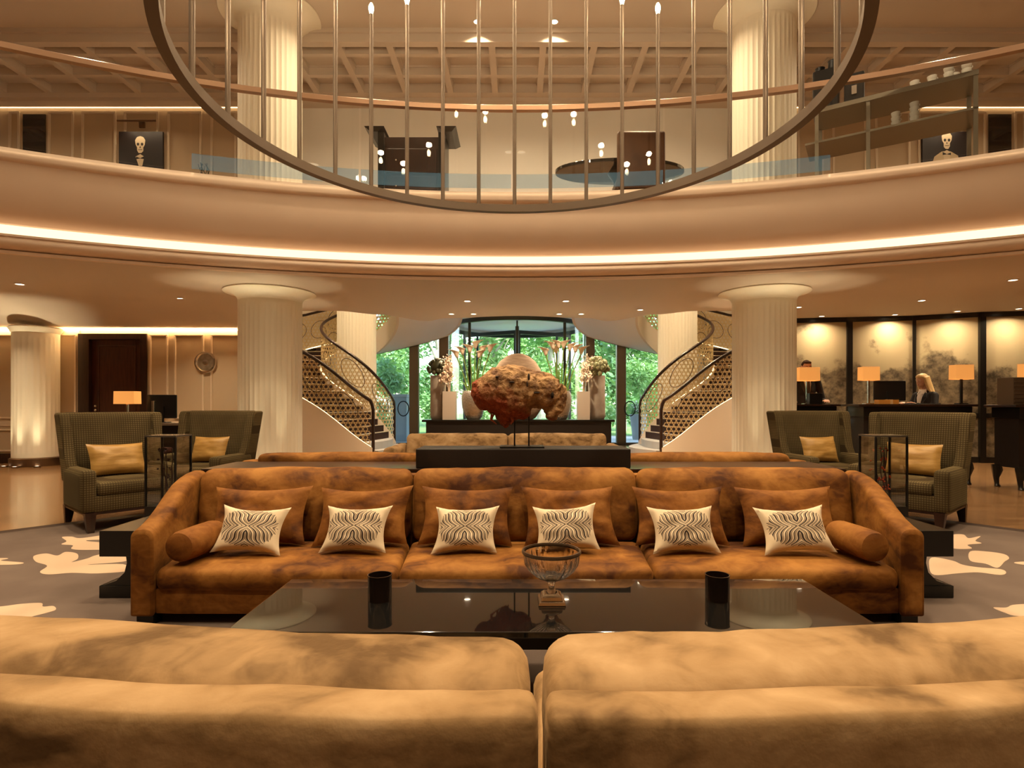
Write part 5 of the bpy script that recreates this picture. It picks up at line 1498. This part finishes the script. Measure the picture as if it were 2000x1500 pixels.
# oval table and brown high-backed chair
ot = thing('oval_table', 'dark glossy oval table behind the balcony glass', 'table', (wx(1212, 9.45), 9.5, UPF))
xc = wx(1212, 9.45); z1 = wz(320, 9.3)
el_ = [(xc+1.08*math.cos(2*PI*i/48), 9.55+.5*math.sin(2*PI*i/48)) for i in range(48)]
G().prism(el_, z1-.06, z1).build('top', BLACKG, ot, bevel=.01)
G().lathe([(.32,0),(.3,.03),(.1,.08),(.08,.3),(.1,.7),(.2,z1-UPF-.06)], 24, (xc, 9.55, UPF)).build('pedestal', BLACKW, ot)
hc = thing('high_back_chair', 'brown leather high back chair in front of the oval table', 'chair', (wx(1247, 8.85), 8.8, UPF))
BRL = mat('brown_leather', (.055, .020, .006), .4, col2=(.10, .042, .012), nscale=4)
xc = wx(1247, 8.9); w = 92*8.9/F
G().cushion((xc, 8.72, UPF+.72), (w, .09, .88), .035, (10, 4, 10), (0, .015, 0)).build('backrest', BRL, hc)
G().cushion((xc, 8.98, UPF+.42), (w, .46, .12), .04, (8, 8, 4)).build('seat', BRL, hc)
for sx_ in (-w/2+.05, w/2-.05):
    for y in (8.74, 9.16): G().cyl((xc+sx_, y, UPF), (xc+sx_, y, UPF+.38), .02, .026, 8).build('leg', DARKW, hc)
# service trolley: two shelves on flat posts, running along the glass
def tro(t_, o):   # along the trolley, across it
    ax, ay, bx2, by2 = 4.07, 7.82, 5.58, 6.87
    L = math.hypot(bx2-ax, by2-ay); ux, uy = (bx2-ax)/L, (by2-ay)/L
    return (ax+ux*t_-uy*o, ay+uy*t_+ux*o)
TRL = 1.78
def trobox(t0, t1, o0, o1, z0, z1):
    return G().prism([tro(t0, o0), tro(t1, o0), tro(t1, o1), tro(t0, o1)], z0, z1)
GREYM = mat('grey_shelf', (.22, .19, .14), .35, metal=.3)
tl = thing('service_trolley', 'grey two shelf service trolley with cups behind the balcony glass', 'trolley', (*tro(.9, .3), UPF))
trobox(0, TRL, 0, .62, 5.20, 5.235).build('upper_shelf', GREYM, tl, smooth=False, bevel=.004)
trobox(-.1, TRL, 0, .62, 4.78, 4.81).build('lower_shelf', GREYM, tl, smooth=False, bevel=.004)
trobox(0, TRL, -.012, 0, 5.19, 5.25).build('front_lip', GREYM, tl, smooth=False)
for a, o in ((.62, 0), (TRL-.05, 0), (TRL-.05, .58), (.02, .58), (.02, 0), (.62, .58)):
    trobox(a, a+.045, o, o+.04, UPF+.0, 5.2).build('post', GREYM, tl, smooth=False)
CUPM = mat('white_china', (.72, .70, .64), .25)
cup_me = None
def cups(t0, o0, z, n, label, k0):
    global cup_me
    x, y = tro(t0, o0)
    for i in range(n):
        tt = thing('coffee_cup', label % ORD[i] if '%s' in label else label, 'cup', (x, y, z+i*.062), group='cups on the service trolley')
        if cup_me is None:
            c0 = G().lathe([(.001,0),(.03,0),(.045,.02),(.054,.06),(.05,.06),(.04,.024),(.001,.01)], 20, cap=False).build('bowl', CUPM, tt, world=False)
            c1_ = G().tube([(.045,0,.05),(.072,0,.048),(.075,0,.03),(.045,0,.018)], .006, 6).build('handle', CUPM, tt, world=False)
            cup_me = (c0.data, c1_.data)
        else:
            link('bowl', cup_me[0], CUPM, tt); link('handle', cup_me[1], CUPM, tt)
k = 0
for t0, o0, n in ((.95, .2, 1), (1.06, .32, 1), (1.15, .14, 2), (1.27, .3, 1), (1.33, .12, 2), (1.42, .3, 2), (1.5, .14, 3), (1.58, .34, 3), (1.68, .16, 3)):
    k += 1
    cups(t0, o0, 5.236, n, 'white china cup, %s from the bottom in the ' + ('leftmost','second','third','fourth','fifth','sixth','seventh','eighth','rightmost')[k-1] + ' pile on the upper trolley shelf', k)
for t0, o0, n in ((.95, .25, 4), (1.15, .22, 5)):
    k += 1
    cups(t0, o0, 4.811, n, 'white china cup, %s from the bottom in the ' + ('left' if t0 < 1 else 'right') + ' pile on the lower trolley shelf', k)
def machine(t0, t1, o0, o1, h, label, towers):
    x, y = tro((t0+t1)/2, o0)
    m_ = thing('coffee_machine', label, 'coffee machine', (x, y, 5.236))
    trobox(t0, t1, o0, o1, 5.236, 5.236+h).build('housing', BLACKP, m_, smooth=False, bevel=.02)
    for q, hh in towers:
        x, y = tro(q, (o0+o1)/2)
        G().lathe([(.001,0),(.05,0),(.062,.02),(.06,hh-.02),(.066,hh-.01),(.05,hh),(.001,hh)], 20, (x, y, 5.236+h), cap=False).build('bean_hopper', BLACKP, m_)
    trobox((t0+t1)/2-.03, (t0+t1)/2+.03, o0-.02, o0, 5.236+h*.35, 5.236+h*.6).build('spout', STEEL, m_, smooth=False)
machine(-.02, .30, .12, .5, .60, 'tall black coffee machine with two hoppers at the left end of the trolley', ((.06, .12), (.22, .18)))
machine(.36, .60, .16, .5, .46, 'smaller black coffee machine beside the tall one on the trolley', ())
tag(trobox(.61, .875, .1, .4, 5.236, 5.27).build('serving_tray', BLACKP, smooth=False, bevel=.006), 'flat black tray on the upper trolley shelf', 'tray')
# slim plant stand and table lamp near the left painting
ps = thing('floor_plant', 'thin dark twigs in a tall dark pot on the upper gallery', 'plant', (wx(402, 9.6), 9.6, UPF))
x = wx(402, 9.6); G().lathe([(.001,0),(.1,0),(.12,.1),(.11,.72),(.09,.74),(.001,.7)], 20, (x, 9.6, UPF)).build('pot', DARKW, ps)
rr = random.Random(5); g = G()
for q in range(9):
    p = Vector((x, 9.6, UPF+.7)); pts = [tuple(p)]
    for j in range(4):
        p = p+Vector((rr.uniform(-.05,.03), rr.uniform(-.03,.03), .085)); pts.append(tuple(p))
    g.tube(pts, .006, 5)
g.build('twigs', DARKL, ps)

# ================================================================== RING CHANDELIER
CHX, CHY, CHZ, CHR = -.03, 4.18, 3.40, 2.24
ch_ = thing('ring_chandelier', 'large bronze ring chandelier on many thin vertical rods', 'chandelier', (CHX, CHY, CHZ))
g = G(); n = 160; rings = []
for i in range(n):
    a = 2*PI*i/n; rings.append([(CHX+r*math.cos(a), CHY+r*math.sin(a), z) for r, z in ((CHR-.035, CHZ-.035), (CHR+.035, CHZ-.035), (CHR+.035, CHZ+.045), (CHR-.035, CHZ+.045))])
g.loft(rings, False, True).build('ring', RODM, ch_)
def rod(x, y, zt_, bulb, pw=11):
    r_ = G().cyl((x, y, CHZ+.03), (x, y, zt_), .021, n=10).build('rod', RODM, ch_)
    if bulb:
        G().lathe([(.001,0),(.018,0),(.018,.02),(.026,.05),(.024,.085),(.01,.115),(.001,.12)], 14, (x, y, zt_), cap=False).build('bulb', BULB, r_)
        light('candle_bulb', 'POINT', (x, y, zt_+.2), pw, WARM2, .04, parent=ch_)
for i in range(19):
    px = 375+i*70.0; a = (px-CX)/F
    A, B, C = 1+a*a, -2*(a*CHX+CHY), CHX**2+CHY**2-CHR**2
    d = (-B+math.sqrt(max(0, B*B-4*A*C)))/(2*A)
    bulb = i in (5, 6, 12, 13)
    zt_ = (wz(28, d) if i in (5, 13) else wz(10, d)) if bulb else UPC-.005
    if not bulb: zt_ = wz(-30-(i*7) % 5*12, d)  # unseen bulbs added on these rods to light fascia and gallery
    rod(a*d, d, zt_, True)
for i in range(13):
    a = R(200+140*i/12); rod(CHX+CHR*math.cos(a), CHY+CHR*math.sin(a), UPC-.005 if i % 3 == 1 else 4.75, i % 3 != 1, 11)  # near side bulbs, out of view, added to light the fascia frontally

# ================================================================== GARDEN
GREENS = [mat('foliage_%d' % i, c, .55, col2=c2, nscale=3) for i, (c, c2) in enumerate((((.11,.25,.08),(.25,.42,.17)), ((.09,.21,.10),(.20,.36,.20)), ((.18,.32,.14),(.38,.52,.28))))]
for m_ in GREENS:
    t_ = m_.node_tree; b_s = m_.node_tree.nodes['Principled BSDF']
    tl_ = N(t_, 'ShaderNodeBsdfTranslucent'); tl_.inputs[0].default_value = (.30, .52, .12, 1)
    mx_s = N(t_, 'ShaderNodeMixShader'); mx_s.inputs[0].default_value = .35
    out = [n for n in t_.nodes if n.type == 'OUTPUT_MATERIAL'][0]
    t_.links.new(b_s.outputs[0], mx_s.inputs[1]); t_.links.new(tl_.outputs[0], mx_s.inputs[2]); t_.links.new(mx_s.outputs[0], out.inputs[0])
BARK = mat('bark_grey', (.25, .22, .18), .8, col2=(.4, .37, .32), nscale=5, bump=.4, bscale=12)
PAV = mat('paving', (.50, .50, .49), .7, col2=(.42, .42, .42), nscale=2)
struct(G().box(-30, 30, 17.2, 22, -.12, -.01).build('ground_paving', PAV, smooth=False))
struct(G().box(-40, 40, 22, 75, -.14, -.02).build('ground_lawn', mat('lawn', (.10, .22, .05), .9, col2=(.17, .30, .08), nscale=1.2), smooth=False))
def leaves(cents, n, size, seed):
    rr = random.Random(seed); v = []; f = []
    W = [c[3]**2 for c in cents]; tot = sum(W)
    for c, w in zip(cents, W):
        for _ in range(int(n*w/tot)):
            while True:
                q = Vector((rr.uniform(-1,1), rr.uniform(-1,1), rr.uniform(-1,1)))
                if .25 < q.length < 1: break
            p = Vector(c[:3])+q*c[3]; s = size*rr.uniform(.6, 1.4)
            a = Vector((rr.gauss(0,1), rr.gauss(0,1), rr.gauss(0,.6))).normalized(); b = a.orthogonal().normalized()
            if rr.random() < .5: b = a.cross(b)
            o = len(v); v += [tuple(p+a*s), tuple(p+b*s*.5), tuple(p-a*s), tuple(p-b*s*.5)]; f.append((o, o+1, o+2, o+3))
    return G().add(v, f)
def tree(x, y, h, label, gi, seed, n=4200, size=.16, low=1.6, spread=1.75):
    rr = random.Random(seed)
    t = thing('garden_tree', label, 'tree', (x, y, -.02), group='garden trees outside the entrance')
    G().tube([(x, y, -.02), (x+.1, y, h*.3), (x-.05, y, h*.6), (x, y, h*.9)], [.2, .16, .12, .05], 8).build('trunk', BARK, t)
    for k in range(5):
        a = rr.uniform(0, 2*PI); z = h*rr.uniform(.3, .6)
        G().tube([(x, y, z), (x+spread*.3*math.cos(a), y+spread*.3*math.sin(a), z+h*.12), (x+spread*.7*math.cos(a), y+spread*.7*math.sin(a), z+h*.2)], [.08, .05, .02], 6).build('branch', BARK, t)
    cents = []
    for k in range(16):
        a = rr.uniform(0, 2*PI); r = rr.uniform(0, spread); cents.append((x+r*math.cos(a), y+r*math.sin(a), rr.uniform(low, h), rr.uniform(.6, 1.15)))
    o = leaves(cents, n, size, seed+1).build('foliage', GREENS[gi], t, smooth=False); o['kind'] = 'stuff'
TR = [(-7.8,26,8,0),(-4.6,33,9,1),(-1.4,26,8,2),(1.9,33,9,0),(4.8,26,8,1),(8.3,33,9,2),(-1.2,40,10,0),(5.2,40,10,1),(1.8,47,11,2),(-7.6,40,11,1),(11.6,40,11,0),(-11.2,33,9,2),(11,26,9,0)]
TL = ['leafy green tree seen through the %s of the entrance glazing' % q for q in ('far left pane', 'left pane', 'left half of the revolving door', 'right half of the revolving door', 'right pane', 'far right pane')]
TL += ['tall background tree behind the %s of the garden' % q for q in ('left centre', 'right centre', 'middle', 'left side', 'right side', 'outer left', 'outer right')]
for i, (x, y, h, gi) in enumerate(TR): tree(x, y, h, TL[i], gi, 40+i, 5200 if i < 6 else 4200, .15 if i < 6 else .2)
def shrub(x, y, r, h, label, gi, seed, n=1500):
    rr = random.Random(seed); t = thing('garden_shrub', label, 'shrub', (x, y, -.02), group='shrubs outside the entrance')
    for k in range(4): G().tube([(x, y, -.02), (x+rr.uniform(-.2,.2), y+rr.uniform(-.2,.2), h*.5), (x+rr.uniform(-.4,.4)*r, y+rr.uniform(-.4,.4)*r, h*.9)], [.04,.03,.015], 6).build('stem', BARK, t)
    cents = [(x+rr.uniform(-.6,.6)*r, y+rr.uniform(-.6,.6)*r, rr.uniform(.3, h), r*rr.uniform(.35, .6)) for k in range(9)]
    o = leaves(cents, n, .09, seed).build('foliage', GREENS[gi], t, smooth=False); o['kind'] = 'stuff'
SL = ['dense dark shrub just outside the left glazing', 'dense green shrub just outside the right glazing', 'low shrub behind the left door post', 'low shrub behind the right door post', 'low shrub seen through the middle of the door', 'low shrub left of the door middle', 'low shrub right of the door middle']
for i, (x, y, r, h, gi) in enumerate(((-4.6,21,.95,2.6,1), (4.9,22,.95,2.5,0), (-3.2,23.5,.8,1.3,0), (3.3,23.5,.8,1.4,2), (0,24,.9,1.2,1), (-1.7,24,.8,1.2,2), (1.8,24,.8,1.3,0))):
    shrub(x, y, r, h, SL[i], gi, 80+i, 2200 if i < 2 else 1300)
# planter, grey pillar and plain wall end outside
pt = thing('flower_planter', 'tapered grey planter with flowers outside the right glazing', 'planter', (wx(1247, 19.6), 19.6, -.01))
x = wx(1247, 19.6)
G().lathe([(.001,0),(.2,0),(.3,.85),(.32,.88),(.27,.88),(.25,.8),(.001,.78)], 28, (x, 19.6, -.01), cap=False).build('pot', mat('zinc_pot', (.30, .33, .36), .5), pt)
leaves([(x, 19.6, .95, .3), (x-.15, 19.6, 1.05, .2), (x+.12, 19.6, 1.05, .22)], 500, .05, 4).build('leaves', GREENS[1], pt, smooth=False)
leaves([(x, 19.6, 1.08, .28)], 160, .04, 6).build('blossoms', mat('pale_flower', (.75, .70, .75), .6), pt, smooth=False)
gp = thing('stone_pillar', 'grey blue stone pillar outside the left glazing', 'pillar', (wx(780, 18.6), 18.6, -.01))
x0, x1 = wx(766, 18.5), wx(795, 18.5)
G().box(x0, x1, 18.4, 18.9, -.01, wz(775, 18.5)).build('shaft', mat('blue_grey_stone', (.26, .31, .36), .6), gp, smooth=False, bevel=.01)
G().box(x0-.02, x1+.02, 18.38, 18.92, wz(775, 18.5), wz(770, 18.5)).build('cap', mat('pillar_cap', (.34, .38, .42), .6), gp, smooth=False)
